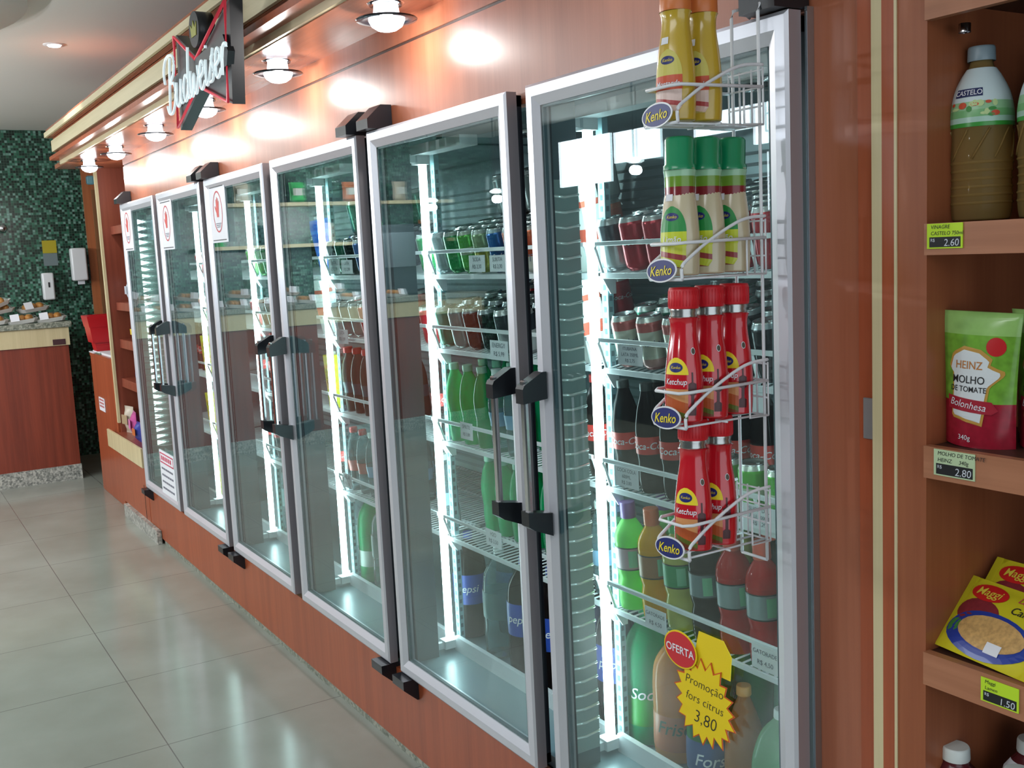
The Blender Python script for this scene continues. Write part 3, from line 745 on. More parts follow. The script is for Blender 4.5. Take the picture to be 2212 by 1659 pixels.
for x in (xa, xb):
    m.tube([(x, .010, DH1 + .004), (x, -.012, DH1 + .016), (x, yb + .004, DH1 + .012), (x, yb, DH1), (x, yb, 1.5), (x, yb, .995)], r, WIRE, 8)
m.tube([(xa, yb, .995), (xb, yb, .995)], r, WIRE, 8)
m.build('back_frame', t)
for key, z in BZ.items():
    m = MB(); y0, y1 = yb, -.205; xl, xr = RX - .036, RX + .038; zb = z - .004; zt = z + .052
    # rim
    m.tube([(xl, y0, zt), (xl, y1 + .012, zt - .002), (xl + .010, y1, zt - .003), (xr - .010, y1, zt - .003), (xr, y1 + .012, zt - .002), (xr, y0, zt)], .0026, WIRE, 8)
    # swooping side wires that run down to the front loop
    for x in (xl, xr):
        P = smooth_prof([(10 + y0, z + .085), (10 + y0 - .05, z + .080), (10 + y0 - .115, z + .052), (10 + y1 + .020, z + .028), (10 + y1 + .004, z + .015), (10 + y1 + .004, zb)], 5)
        m.tube([(x, a - 10, b) for a, b in P], .0026, WIRE, 8)
    m.tube([(xl, y1 + .004, zb), (xr, y1 + .004, zb)], .0026, WIRE, 8)
    # floor wires and the little grid at the back
    for x in (xl + .012, RX, xr - .012): m.tube([(x, y0, zb), (x, y1 + .004, zb)], .0018, WIRE, 6)
    m.tube([(xl, (y0 + y1) / 2, zb), (xr, (y0 + y1) / 2, zb)], .0018, WIRE, 6)
    for dz in (.0, .028, .056, .082): m.tube([(xl, y0, zb + dz), (xr, y0, zb + dz)], .0016, WIRE, 6)
    for x in (xl, RX - .012, RX + .014, xr): m.tube([(x, y0, zb), (x, y0, zb + .085)], .0016, WIRE, 6)
    for x in (xl, xr): m.tube([(x, y0 - .04, zt - .001), (x, y0 - .04, zb), (x, y0, zb)], .0018, WIRE, 6)
    b = m.build('basket', t)
    by = y1 - .004; bz = z + .010
    m = MB(); m.prism(disc2d(.0345, .0180, 32)[0], (RX, by, bz), (1, 0, .06), (0, 0, 1), (0, .0016, 0), WHITEP)
    m.prism(disc2d(.0318, .0155, 32)[0], (RX, by - .0006, bz), (1, 0, .06), (0, 0, 1), (0, .001, 0), NAVY); bd = m.build('badge', b)
    bd['label'] = 'navy oval badge with yellow script'
    m = MB(); v, f = text2d('Kenko', .0205, .28, 'CENTER', .012, .92); m.faces2d((v, f), flat((RX - .001, by - .0012, bz - .0072), (1, 0, .06), (0, 0, 1)), YEL); m.build('lettering', bd)
t = None

# ------------------------------------------------------------------ drinks
LIDM = mat('can_lid', (206, 208, 208), .22, .95)
CANP = smooth_prof([(.0, .003), (.022, .0005), (.0265, .004), (.0325, .014), (.0328, .05), (.0328, .095), (.0325, .105), (.0275, .117)], 3)
_cans = {}
def can(kind):
    if kind in _cans: return _cans[kind]
    S = {'cola': [(0, (176, 28, 44)), (.08, (186, 30, 48)), (.93, (200, 196, 196))],
         'diet': [(0, (150, 150, 152)), (.1, (196, 200, 200)), (.55, (60, 62, 70)), (.9, (190, 190, 190))],
         'retro': [(0, (180, 120, 116)), (.06, (196, 150, 144)), (.22, (206, 206, 190)), (.30, (214, 212, 196)), (.74, (196, 104, 100)), (.92, (210, 208, 200))],
         'green': [(0, (26, 120, 60)), (.1, (34, 158, 78)), (.4, (60, 176, 84)), (.6, (30, 130, 66)), (.92, (190, 200, 190))],
         'dkgreen': [(0, (20, 84, 66)), (.1, (26, 110, 84)), (.92, (180, 190, 184))],
         'lime': [(0, (70, 150, 60)), (.15, (96, 190, 70)), (.45, (220, 226, 200)), (.62, (90, 180, 64)), (.92, (196, 204, 190))],
         'black': [(0, (24, 28, 34)), (.1, (20, 24, 30)), (.3, (50, 40, 46)), (.42, (20, 24, 30)), (.92, (150, 156, 160))],
         'grey': [(0, (120, 134, 134)), (.1, (140, 152, 150)), (.92, (190, 194, 194))],
         'yellow': [(0, (176, 170, 60)), (.12, (206, 196, 80)), (.5, (150, 170, 130)), (.92, (190, 196, 190))],
         'blue': [(0, (24, 74, 140)), (.1, (30, 96, 172)), (.92, (170, 186, 196))],
         'orange': [(0, (210, 206, 196)), (.36, (204, 90, 60)), (.8, (214, 110, 74)), (.92, (200, 196, 190))]}[kind]
    t = MB().lathe(CANP, bands('can_' + kind, S, .22, .35), 24, caps=False).build(kind + '_can' if kind not in ('cola', 'diet', 'retro') else kind + '_can')
    t.name = {'cola': 'red_cola_can', 'diet': 'silver_cola_can', 'retro': 'retro_soda_can'}.get(kind, kind + '_drink_can')
    m = MB(); m.lathe([(.0275, .117), (.0270, .1205), (.0255, .1205), (.0245, .117), (0, .1165)], LIDM, 24, caps=False)
    m.tube([(.004, 0, .1185), (.014, .004, .1187), (.016, 0, .1187), (.014, -.004, .1187), (.004, 0, .1185)], .0012, LIDM, 5); m.build('lid', t)
    tag(t, 'x y z w', 'drink can')
    def T(st, size, z, col, ang=AF + .85, sh=.3):
        v, f = text2d(st, size, sh, 'CENTER', .006); m = MB(); m.faces2d(([(a, b + z) for a, b in v], f), onprof(CANP, 0, ang, 1, 1, .0007), col); m.build('lettering', t)
    if kind == 'cola': T('Coca-Cola', .019, .060, PAPER)
    if kind == 'retro': T('Itubaína', .018, .056, mat('retro_print', (84, 80, 110), .5))
    if kind == 'blue': T('Soda', .018, .04, PAPER)
    if kind == 'orange': T('ITA', .026, .030, INK, sh=.1)
    _cans[kind] = Proto(t); return _cans[kind]
def bottle(name, cat, prof, body, cap, caph, capr, label=None, lab=None, text=None, tcol=None, tsize=.02, tz=None, liquid=None):
    """prof: body outline up to the neck; label = (z0, z1, material)"""
    P = smooth_prof(prof, 4)
    t = MB().lathe(P, body, 26, caps=False).build(name); tag(t, 'x y z w', cat)
    zt = prof[-1][1]
    m = MB(); m.lathe([(capr * .98, zt - .004), (capr, zt - .002), (capr * .97, zt + caph - .003), (capr * .90, zt + caph), (capr * .88, zt + caph), (0, zt + caph)], cap, 22, caps=False); m.build('cap', t)
    if label:
        z0, z1, lm = label; n = 6
        m = MB(); m.lathe([(prof_r(P, z0 + (z1 - z0) * i / n) + .0008, z0 + (z1 - z0) * i / n) for i in range(n + 1)], lm, 26, caps=False); lb = m.build('label', t)
        if text:
            v, f = text2d(text, tsize, .25, 'CENTER', .006); m = MB(); m.faces2d(([(a, b + (tz if tz else (z0 + z1) / 2 - tsize * .35)) for a, b in v], f), onprof(P, 0, AF + .72, 1, 1, .0016), tcol or PAPER); m.build('lettering', lb)
    return Proto(t)
REDL = mat('cola_label_red', (200, 46, 40), .4)
COLA = pet('cola_liquid', (34, 26, 26), .12, .08); 
coke_prof = [(0, .004), (.026, .001), (.031, .006), (.0335, .03), (.032, .07), (.0335, .09), (.0335, .125), (.033, .15), (.026, .19), (.016, .222), (.0128, .236)]
COKE = bottle('small_cola_bottle', 'soft drink bottle', coke_prof, COLA, mat('cap_dark', (60, 64, 62), .4), .014, .0148, (.092, .132, REDL), None, 'Coca-Cola', PAPER, .022)
COKER = bottle('red_capped_cola_bottle', 'soft drink bottle', coke_prof, COLA, mat('cap_red', (212, 60, 56), .4), .014, .0148, (.092, .132, REDL), None, 'Coca-Cola', PAPER, .022)
gat_prof = [(0, .004), (.032, .001), (.037, .008), (.0375, .05), (.034, .075), (.0372, .095), (.0372, .155), (.0375, .165), (.034, .185), (.022, .207), (.0155, .216), (.0155, .222)]
def gat(name, liq, cap, lab, cl=.05):
    p = bottle(name, 'sports drink bottle', gat_prof, pet(name + '_liquid', liq, cl, .1, .5), cap, .034, .0185, (.100, .152, lab))
    t = p.root; lb = [c for c in t.children if c.name.startswith('label')][0]
    m = MB()
    for z in (.100, .152): m.lathe([(.0383, z - .0015), (.0385, z), (.0383, z + .0015)], BLACK, 26, caps=False)
    m.faces2d(gridpatch(.010, .106, .146, None, 4, 3), onprof(smooth_prof(gat_prof, 4), 0, AF + 1.1, 1, 1, .0016), mat('nutrition_panel', (120, 190, 150), .5)); m.build('label_border', lb)
    return p
CW = mat('cap_white', (220, 228, 224), .4)
GAT = [gat('lime_sports_drink', (140, 240, 120), mat('cap_purple', (124, 84, 150), .35), mat('label_lilac', (176, 150, 156), .45)),
       gat('orange_sports_drink', (250, 190, 24), mat('cap_orange', (214, 98, 48), .35), mat('label_tan', (150, 104, 70), .45)),
       gat('pale_sports_drink', (230, 232, 130), mat('cap_green', (52, 160, 84), .35), mat('label_green', (40, 140, 86), .45)),
       gat('dark_sports_drink', (40, 34, 36), mat('cap_coral', (206, 84, 64), .35), mat('label_steel', (104, 120, 124), .4), .04),
       gat('red_sports_drink', (224, 52, 54), mat('cap_coral', (206, 84, 64), .35), mat('label_steel2', (130, 144, 146), .4), .04)]
big = [(0, .006), (.045, .001), (.052, .01), (.054, .05), (.053, .10), (.054, .15), (.054, .20), (.048, .25), (.030, .285), (.0145, .305), (.0135, .316)]
GRN = pet('green_pet', (44, 208, 140), .30, .06, .55)
SODA = bottle('green_soda_bottle', 'soft drink bottle', big, GRN, mat('cap_bright_green', (20, 170, 112), .3), .017, .0155, (.05, .12, mat('label_limegreen', (52, 150, 60), .4)), None, 'Soda', PAPER, .040, .118)
CITR = bottle('orange_citrus_bottle', 'soft drink bottle', [(a * 1.05, b * .92) for a, b in big], pet('citrus_liquid', (240, 164, 96), .06, .1, .55), mat('cap_bright_green', (0, 0, 0)), .017, .0155, (.03, .115, mat('label_salmon', (186, 116, 88), .4)), None, 'Frisco', mat('text_dkgreen', (70, 100, 84), .5), .044, .072)
BLUEL = bottle('blue_label_soda_bottle', 'soft drink bottle', big, pet('pale_green_liquid', (90, 170, 110), .2, .08, .5), YEL, .017, .0155, (.02, .095, mat('label_blue', (70, 92, 140), .4)), None, 'Fors', PAPER, .04, .04)
ORJ = bottle('slim_orange_drink_bottle', 'soft drink bottle', [(0, .004), (.038, .001), (.044, .008), (.045, .06), (.044, .10), (.038, .15), (.024, .195), (.0145, .22), (.0135, .232)], pet('orange_liquid', (226, 152, 88), .15, .1, .5), mat('cap_light_orange', (232, 160, 84), .4), .017, .0165)
LIMEB = bottle('pale_green_jug', 'soft drink bottle', [(0, .004), (.055, .001), (.064, .01), (.066, .08), (.062, .13), (.045, .18), (.02, .21), (.016, .22)], pet('milky_green', (150, 206, 160), .1, .15, .5), CW, .015, .018)
sprof = [(0, .004), (.027, .001), (.0325, .007), (.034, .05), (.0315, .08), (.034, .11), (.033, .145), (.024, .185), (.014, .208), (.0128, .218)]
SPR = bottle('small_green_soda_bottle', 'soft drink bottle', sprof, GRN, mat('cap_mint', (150, 206, 180), .4), .015, .0150)
WAT = bottle('water_bottle', 'water bottle', sprof, pet('clear_water', (170, 200, 204), .72, .04, .5), CW, .015, .015, (.075, .115, mat('label_water_blue', (120, 160, 190), .4)))
WATR = bottle('red_label_water_bottle', 'water bottle', sprof, MATS['clear_water'], mat('cap_red', (0, 0, 0)), .015, .015, (.075, .115, mat('label_soft_red', (200, 96, 84), .4)))
WATB = bottle('large_water_bottle', 'water bottle', big, MATS['clear_water'], CW, .02, .016, (.12, .20, pet('frosted_label', (150, 180, 180), .35, .3)))
PEP = bottle('blue_label_cola_bottle', 'soft drink bottle', big, COLA, mat('cap_blue', (40, 70, 170), .35), .017, .0155, (.11, .205, mat('label_royal_blue', (40, 74, 170), .4)), None, 'pepsi', PAPER, .034, .15)
GREENB = bottle('large_green_bottle', 'soft drink bottle', big, GRN, mat('cap_dkgreen', (36, 70, 50), .4), .017, .0155, (.06, .12, mat('label_pale', (180, 196, 186), .5)))
REDT = bottle('red_capped_soda_bottle', 'soft drink bottle', sprof, pet('grey_green_liquid', (90, 110, 104), .4, .08), mat('cap_red', (0, 0, 0)), .017, .018, (.07, .11, mat('label_dkteal', (46, 90, 100), .4)))
def carton(name, c1, c2, letters=None):
    t = MB().box((-.032, -.03, 0), (.032, .03, .20), bands('carton_' + name, [(0, c1), (.35, c2), (.5, c1), (.75, c2), (.82, c1)], .35), .002).build(name); tag(t, 'x y z w', 'carton')
    m = MB(); m.box((-.018, -.012, .2), (.012, .012, .212), CW, .003); m.build('cap', t)
    if letters:
        v, f = text2d(letters, .03, 0, 'CENTER'); m = MB(); m.faces2d((v, f), flat((0, -.0305, .12), (0, 0, 1), (-1, 0, 0)), BLACK); m.build('lettering', t)
    return Proto(t)
YC = carton('yellow_juice_carton', (220, 214, 30), (236, 190, 40), 'XCX'); WC = carton('white_juice_carton', (226, 232, 228), (206, 90, 70)); BC = carton('blue_drink_carton', (40, 92, 190), (60, 120, 214))
NUM = ('first', 'second', 'third', 'fourth', 'fifth', 'sixth', 'seventh', 'eighth', 'ninth', 'tenth')
SHN = ('top shelf', 'second shelf', 'third shelf', 'fourth shelf', 'floor')
DN = {6: 'nearest door', 5: 'second nearest door', 4: 'third nearest door', 3: 'fourth nearest door', 2: 'second farthest door', 1: 'farthest door'}
PZ = SHZ + (CFZ - .003,)
def desc(P):
    n = P.root.name.split('.')[0].replace('_', ' ')
    return n
def lean(sh, k):
    return (Matrix.Rotation(math.atan(SLOPE[sh]), 3, 'X') @ Matrix.Rotation(random.uniform(-k, k), 3, 'Z')).to_euler()
def row(P_or_list, bay, sh, x0, dx, n, y=.245, rng=None):
    """front row, each with a label of its own"""
    z = PZ[sh] + .003
    for i in range(n):
        P = P_or_list[i] if isinstance(P_or_list, (list, tuple)) else P_or_list
        if P is None: continue
        x = BX[bay][0] + x0 + dx * i
        P.place((x, y, z + SLOPE[sh] * (y - .205)), 0, ('%s, %s from left on %s of %s' % (desc(P), NUM[i], SHN[sh], DN[bay])) if n > 1 else '%s at right end of %s, %s' % (desc(P), SHN[sh], DN[bay]), 'drinks in the front row, %s of the %s' % (SHN[sh], DN[bay]), lean(sh, .25))
def back(P, bay, sh, x0, dx, n, ys, dz=0.):
    z = PZ[sh] + .003 + dz
    d = desc(P)
    for y in ys:
        for i in range(n):
            P.place((BX[bay][0] + x0 + dx * i, y, z + SLOPE[sh] * (y - .205)), 0, '%ss %s, %s of %s' % (d, 'stacked as a second layer' if dz else 'behind the front row', SHN[sh], DN[bay]), '%ss at the back, %s of the %s%s' % (d, SHN[sh], DN[bay], ', upper layer' if dz else ''), lean(sh, .4))
C = can
# nearest door
row([C('diet'), C('cola'), C('cola'), C('cola'), C('cola'), C('cola'), C('cola'), C('cola')], 6, 0, -.012, .081, 8)
back(C('cola'), 6, 0, .02, .076, 6, (.32, .395)); back(C('green'), 6, 0, -.004, .076, 6, (.47, .545)); back(C('grey'), 6, 0, .02, .08, 6, (.62,))
row([C('retro'), C('retro'), C('retro'), C('dkgreen'), C('black'), C('black'), C('black')], 6, 1, .030, .088, 7)
back(C('dkgreen'), 6, 1, .01, .078, 4, (.325, .40)); back(C('black'), 6, 1, .34, .078, 3, (.325, .40)); back(C('grey'), 6, 1, .01, .078, 7, (.48, .56))
row([COKE, COKE, COKE, COKE], 6, 2, .008, .084, 4); row([C('lime'), C('lime'), C('lime')], 6, 2, .348, .075, 3, .235)
back(COKE, 6, 2, .03, .084, 7, (.33,)); back(COKER, 6, 2, -.01, .09, 7, (.42,)); 
row([GAT[0], GAT[1], GAT[2], GAT[3], GAT[4], GAT[4], GAT[4]], 6, 3, .004, .086, 7, .25)
back(GAT[0], 6, 3, .02, .086, 2, (.345,)); back(GAT[1], 6, 3, .19, .086, 1, (.345,)); back(GAT[2], 6, 3, .27, .086, 1, (.345,)); back(GAT[3], 6, 3, .36, .086, 3, (.345,)); back(COKER, 6, 3, -.02, .085, 5, (.46,))
row([SODA, CITR, BLUEL, ORJ, LIMEB], 6, 4, -.030, .112, 5, .30)
back(SODA, 6, 4, -.02, .118, 2, (.43,)); back(BLUEL, 6, 4, .22, .118, 1, (.43,)); back(GREENB, 6, 4, .34, .118, 2, (.43,))
# second nearest door
row([C('grey'), C('green'), C('lime'), C('yellow'), C('blue'), C('orange'), C('orange')], 5, 0, -.012, .081, 7)
back(C('grey'), 5, 0, .0, .078, 7, (.32, .40)); back(C('orange'), 5, 0, .0, .078, 6, (.48, .56)); back(C('grey'), 5, 0, .03, .078, 6, (.44, .52), .123); 
row([WC], 5, 0, .710, .05, 1, .245); row([WC], 5, 1, .70, .05, 1, .25)
row([C('dkgreen'), C('grey'), C('black'), C('black'), C('diet'), C('diet')], 5, 1, -.016, .086, 6)
back(C('black'), 5, 1, .0, .078, 6, (.33, .41)); back(C('cola'), 5, 1, .0, .078, 6, (.50, .58)); back(C('blue'), 5, 1, .0, .16, 3, (.50,), .123)
row([SPR, SPR, SPR, WAT, WAT], 5, 2, .006, .082, 5, .25); back(SPR, 5, 2, .03, .082, 5, (.335, .42)); row([COKER], 5, 2, .70, .05, 1, .26)
row([SPR, SPR, SPR, SPR, SPR], 5, 3, .028, .082, 5, .34); back(SPR, 5, 3, .0, .082, 5, (.43,)); row([WAT], 5, 3, .70, .05, 1, .26)
row([None, WATB, PEP, PEP], 5, 4, -.04, .140, 4, .30); back(PEP, 5, 4, -.04, .13, 4, (.43,)); row([PEP], 5, 4, .655, .05, 1, .31)
# third nearest
row([C('black'), C('dkgreen'), C('black'), C('blue'), C('black')], 4, 0, -.012, .081, 5); back(C('black'), 4, 0, .0, .08, 6, (.33, .41)); back(C('dkgreen'), 4, 0, .0, .08, 5, (.33, .41), .123)
row([C('green')], 4, 0, .71, .05, 1); row([C('cola')], 4, 1, .70, .05, 1)
row([C('diet'), C('grey'), C('grey'), C('cola')], 4, 1, -.012, .083, 4); back(C('cola'), 4, 1, .0, .08, 5, (.33, .41))
row([REDT, REDT, REDT, REDT], 4, 2, .0, .082, 4, .26); back(REDT, 4, 2, .03, .082, 5, (.35,)); row([COKE], 4, 2, .70, .05, 1, .26)
row([WATR, WATR, WAT, WAT], 4, 3, .0, .082, 4, .26); back(WAT, 4, 3, .03, .082, 5, (.35, .43)); row([WAT], 4, 3, .70, .05, 1, .26)
row([GREENB, WATB, GREENB], 4, 4, -.02, .125, 3, .30); row([PEP], 4, 4, .71, .05, 1, .31)
# farther doors: what their narrow views show
row([C('lime'), C('green'), C('grey')], 3, 0, .0, .081, 3); back(C('black'), 3, 0, .0, .08, 4, (.33, .41)); row([BC], 3, 0, .69, .05, 1, .26); row([YC], 3, 2, .69, .05, 1, .25); row([WC], 3, 1, .69, .05, 1, .25); row([COKE], 3, 3, .70, .05, 1, .26)
row([C('black'), C('black'), C('cola')], 3, 1, .0, .082, 3); row([COKER, COKE, COKE], 3, 2, .0, .082, 3, .26); row([COKE, COKE, COKE], 3, 3, .0, .082, 3, .26); row([GREENB, GREENB], 3, 4, .0, .12, 2, .30); row([WATB], 3, 4, .70, .05, 1, .31)
row([C('cola'), C('cola'), C('black')], 2, 0, .0, .081, 3); row([C('yellow'), C('orange'), C('cola')], 2, 1, .0, .081, 3); row([C('lime')], 2, 0, .70, .05, 1); row([C('cola')], 2, 1, .70, .05, 1)
row([COKE, COKER], 2, 2, .0, .082, 2, .26); row([COKER], 2, 2, .70, .05, 1, .26); row([COKE], 2, 3, .70, .05, 1, .26); row([WATB], 2, 4, .70, .05, 1, .31)
row([YC, YC], 2, 3, .0, .07, 2, .26)
row([C('cola')], 1, 0, .70, .05, 1); row([C('orange')], 1, 1, .70, .05, 1); row([YC], 1, 2, .66, .05, 1, .25); row([YC], 1, 3, .66, .05, 1, .25); row([YC], 1, 4, .66, .05, 1, .25); 
row([COKE, COKE, COKE, COKE], 1, 2, .1, .12, 4, .28)

# price cards clipped to the shelf rails
def card(x0, z1, x1, z0, label, lines):
    t = thing('price_card', label, 'price card', (x0, .178, z1), 0, 'price cards on the cooler rails')
    w, h = x1 - x0, z1 - z0
    m = MB(); m.box((0, 0, -h), (w, .0012, 0), PAPER); m.build('card', t)
    m = MB(); n = len(lines)
    for i, s in enumerate(lines):
        v, f = text2d(s, min(h / (n + .6), w / max(len(s), 4) * 1.5) * .9, 0, 'CENTER'); m.faces2d((v, f), flat((w / 2, -.0006, -h * (i + .85) / (n + .35)), (1, 0, 0), (0, 0, 1)), INK)
    m.build('print', t)
CD = [(.262, 1.497, .340, 1.458, 'small white price card under the red cans, right of the sauce rack badge', ['REFRI', 'R$ 2,50']),
      (.060, 1.294, .146, 1.250, 'white price card under the retro cans behind the nearest door', ['ITUBAINA', 'LATA 350ML', 'R$ 2,75']),
      (.034, 1.018, .118, .972, 'white price card in front of the small cola bottles', ['COCA COLA', '600ML', 'R$ 3,80']),
      (.428, 1.225, .500, 1.185, 'white card with a round print, right of the ketchup rack', ['O']),
      (.440, 1.006, .530, .960, 'white price card for juice on the rail right of the lowest basket', ['SUCO DEL', 'VALLE 1000ML', 'R$ 6,29']),
      (.126, .712, .198, .664, 'white price card in front of the orange sports drink', ['GATORADE', 'R$ 4,50']),
      (.458, .728, .530, .678, 'white price card in front of the red sports drinks', ['GATORADE', 'R$ 4,50']),
      (-.590, 1.503, -.505, 1.458, 'left price card on the top rail behind the second nearest door', ['SODA', 'R$ 2,30']),
      (-.480, 1.501, -.400, 1.458, 'right price card on the top rail behind the second nearest door', ['SUKITA', 'R$ 2,30']),
      (-.500, 1.277, -.410, 1.225, 'price card on the second rail behind the second nearest door', ['ENERGY', 'R$ 5,99']),
      (-.691, 1.034, -.622, .986, 'price card in front of the small green bottles on the third shelf', ['SPRITE', 'R$ 3,80']),
      (-.576, .746, -.493, .700, 'price card on the lowest rail behind the second nearest door', ['H2O', 'R$ 3,50']),
      (-1.600, 1.510, -1.500, 1.458, 'left price card on the top rail behind the third nearest door', ['LATA', 'R$ 2,99']),
      (-1.485, 1.505, -1.390, 1.458, 'right price card on the top rail behind the third nearest door', ['LATA', 'R$ 2,99']),
      (-1.570, 1.265, -1.470, 1.215, 'price card on the second rail behind the third nearest door', ['LATA', 'R$ 1,99']),
      (-1.600, .742, -1.53, .690, 'price card before the red labelled water behind the third nearest door', ['AGUA', 'R$ 1,50'])]
for a in CD: card(*a)

# ------------------------------------------------------------------ right hand shelf unit
t = thing('wall_shelf_unit', 'brown wood wall shelves with sauces and noodles right of the coolers', 'shelf unit', (0, 0, 0))
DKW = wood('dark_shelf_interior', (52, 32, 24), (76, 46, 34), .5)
m = MB(); m.box((.9195, YW - .022, 0), (.968, YW + .02, CZ), wood('unit_side_wood', (142, 78, 48), (162, 94, 60), .4)); m.box((.95, YW + .02, 0), (.968, .42, CZ), MATS['unit_side_wood']); m.build('side_panel', t)
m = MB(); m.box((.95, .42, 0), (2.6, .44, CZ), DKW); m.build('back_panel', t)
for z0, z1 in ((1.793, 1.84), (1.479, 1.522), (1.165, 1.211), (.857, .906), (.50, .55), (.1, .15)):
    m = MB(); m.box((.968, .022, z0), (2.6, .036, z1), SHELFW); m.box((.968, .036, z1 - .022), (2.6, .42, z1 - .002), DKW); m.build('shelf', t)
m = MB(); m.lathe([(.008, 0), (.008, .012), (0, .013)], CHROME, 12, (.995, .07, 1.775), caps=False); m.build('shelf_pin', t)
t = MB().box((.846, YW - .009, 1.203), (.8655, YW - .005, 1.266), mat('latch_grey', (150, 150, 150), .4, .5), .001).build('catch_plate'); tag(t, 'small grey metal catch plate on the wood panel right of the coolers', 'catch plate')
def pricetag(x, z1, w, h, label, l1, l2, price, col):
    t = thing('shelf_price_tag', label, 'price tag', (x, .0215, z1), 0, 'price tags on the wooden shelves')
    m = MB(); m.box((0, -.0012, -h), (w, 0, 0), col); m.build('card', t)
    m = MB(); m.box((.004, -.0016, -h + .002), (w - .003, -.0011, -h * .54), BLACK); bx = m.build('price_box', t)
    m = MB(); v, f = text2d(price, h * .40, .1, 'RIGHT', 0); m.faces2d((v, f), flat((w - .005, -.002, -h * .90), (1, 0, 0), (0, 0, 1)), mat('digit_white', (210, 216, 224), .5))
    v, f = text2d('R$', h * .18, 0, 'LEFT'); m.faces2d((v, f), flat((.006, -.002, -h * .72), (1, 0, 0), (0, 0, 1)), MATS['digit_white']); m.build('digits', bx)
    m = MB()
    for i, s in enumerate((l1, l2)):
        v, f = text2d(s, h * .21, .15, 'LEFT', 0); m.faces2d((v, f), flat((.006, -.0016, -h * (.21 + .25 * i)), (1, 0, 0), (0, 0, 1)), BLACK)
    m.build('handwriting', t)
LIME = mat('tag_lime', (190, 226, 40), .55); PALE = mat('tag_pale', (190, 212, 170), .55)
pricetag(.974, 1.5215, .055, .034, 'lime price tag on the vinegar shelf reading 2.60', 'VINAGRE', 'CASTELO 750ml', '2.60', LIME)
pricetag(.986, 1.2095, .064, .037, 'pale green price tag below the tomato sauce reading 2.80', 'MOLHO DE TOMATE', 'HEINZ     340g', '2.80', PALE)
pricetag(1.062, .9005, .056, .034, 'lime price tag below the noodle packs reading 1.50', 'Maggi', 'Lamen', '1.50', LIME)
# vinegar
vp = [(0, .004), (.034, .001), (.040, .008), (.0415, .03), (.0405, .06), (.042, .085), (.0405, .115), (.042, .130), (.0415, .150), (.036, .175), (.025, .198), (.016, .212), (.0145, .222)]
VIN = bottle('vinegar_bottle', 'vinegar bottle', vp, pet('vinegar_liquid', (206, 176, 112), .60, .05, .4), mat('cap_greyblue', (130, 148, 156), .35), .016, .0185)
t = VIN.root; VP = smooth_prof(vp, 4)
lbs = [.128 + (.208 - .128) * i / 10 for i in range(11)]
m = MB(); m.lathe([(prof_r(VP, z) + .0009, z) for z in lbs], bands('vinegar_label', [(0, (60, 150, 60)), (.07, (170, 206, 190)), (.16, (120, 180, 120)), (.28, (150, 196, 150)), (.42, (206, 222, 224))], .3), 28, caps=False); lb = m.build('label', t)
m = MB(); m.faces2d(gridpatch(.021, .1685, .1795, None, 8, 3), onprof(VP, 0, AF, 1, 1, .0015), mat('label_navy', (30, 42, 90), .4)); m.build('label_banner', lb)
v, f = text2d('CASTELO', .0098, 0, 'CENTER', .01); m = MB(); m.faces2d(([(a, b + .1708) for a, b in v], f), onprof(VP, 0, AF, 1, 1, .0020), PAPER); m.build('lettering', lb)
m = MB()
random.seed(3)
for i in range(16):
    c_ = random.choice((mat('veg_green', (60, 140, 60), .5), mat('veg_red', (206, 80, 50), .5), mat('veg_pale', (190, 214, 150), .5)))
    m.faces2d(subdiv_disc(random.uniform(.003, .007), random.uniform(.002, .005), random.uniform(-.04, .04), random.uniform(.142, .160), 10, 1), onprof(VP, 0, AF, 1, 1, .0014), c_)
m.build('label_picture', lb)
m = MB()   # moulded relief of the lower body
for k in range(6): z = .025 + .011 * k; m.lathe([(prof_r(VP, z) + .0002, z - .002), (prof_r(VP, z) + .0016, z), (prof_r(VP, z) + .0002, z + .002)], MATS['vinegar_liquid'], 24, caps=False)
for k in range(9):
    a = 2 * PI * k / 9
    m.tube([((prof_r(VP, .085 + .040 * q / 5) + .0005) * math.cos(a + q * .11), (prof_r(VP, .085 + .04 * q / 5) + .0005) * math.sin(a + q * .11), .085 + .04 * q / 5) for q in range(6)], .0015, MATS['vinegar_liquid'], 5)
m.build('moulded_ribs', t)
VIN.place((.990, .115, 1.522), .15, 'vinegar bottle with its white and green label facing out, on the shelf left end', 'vinegar bottles on the shelf')
VIN.place((1.088, .125, 1.522), .3, 'vinegar bottle cut by the right picture edge, beside the full one', 'vinegar bottles on the shelf')
VIN.place((1.055, .235, 1.522), 1.9, 'vinegar bottle standing behind the other two', 'vinegar bottles on the shelf')
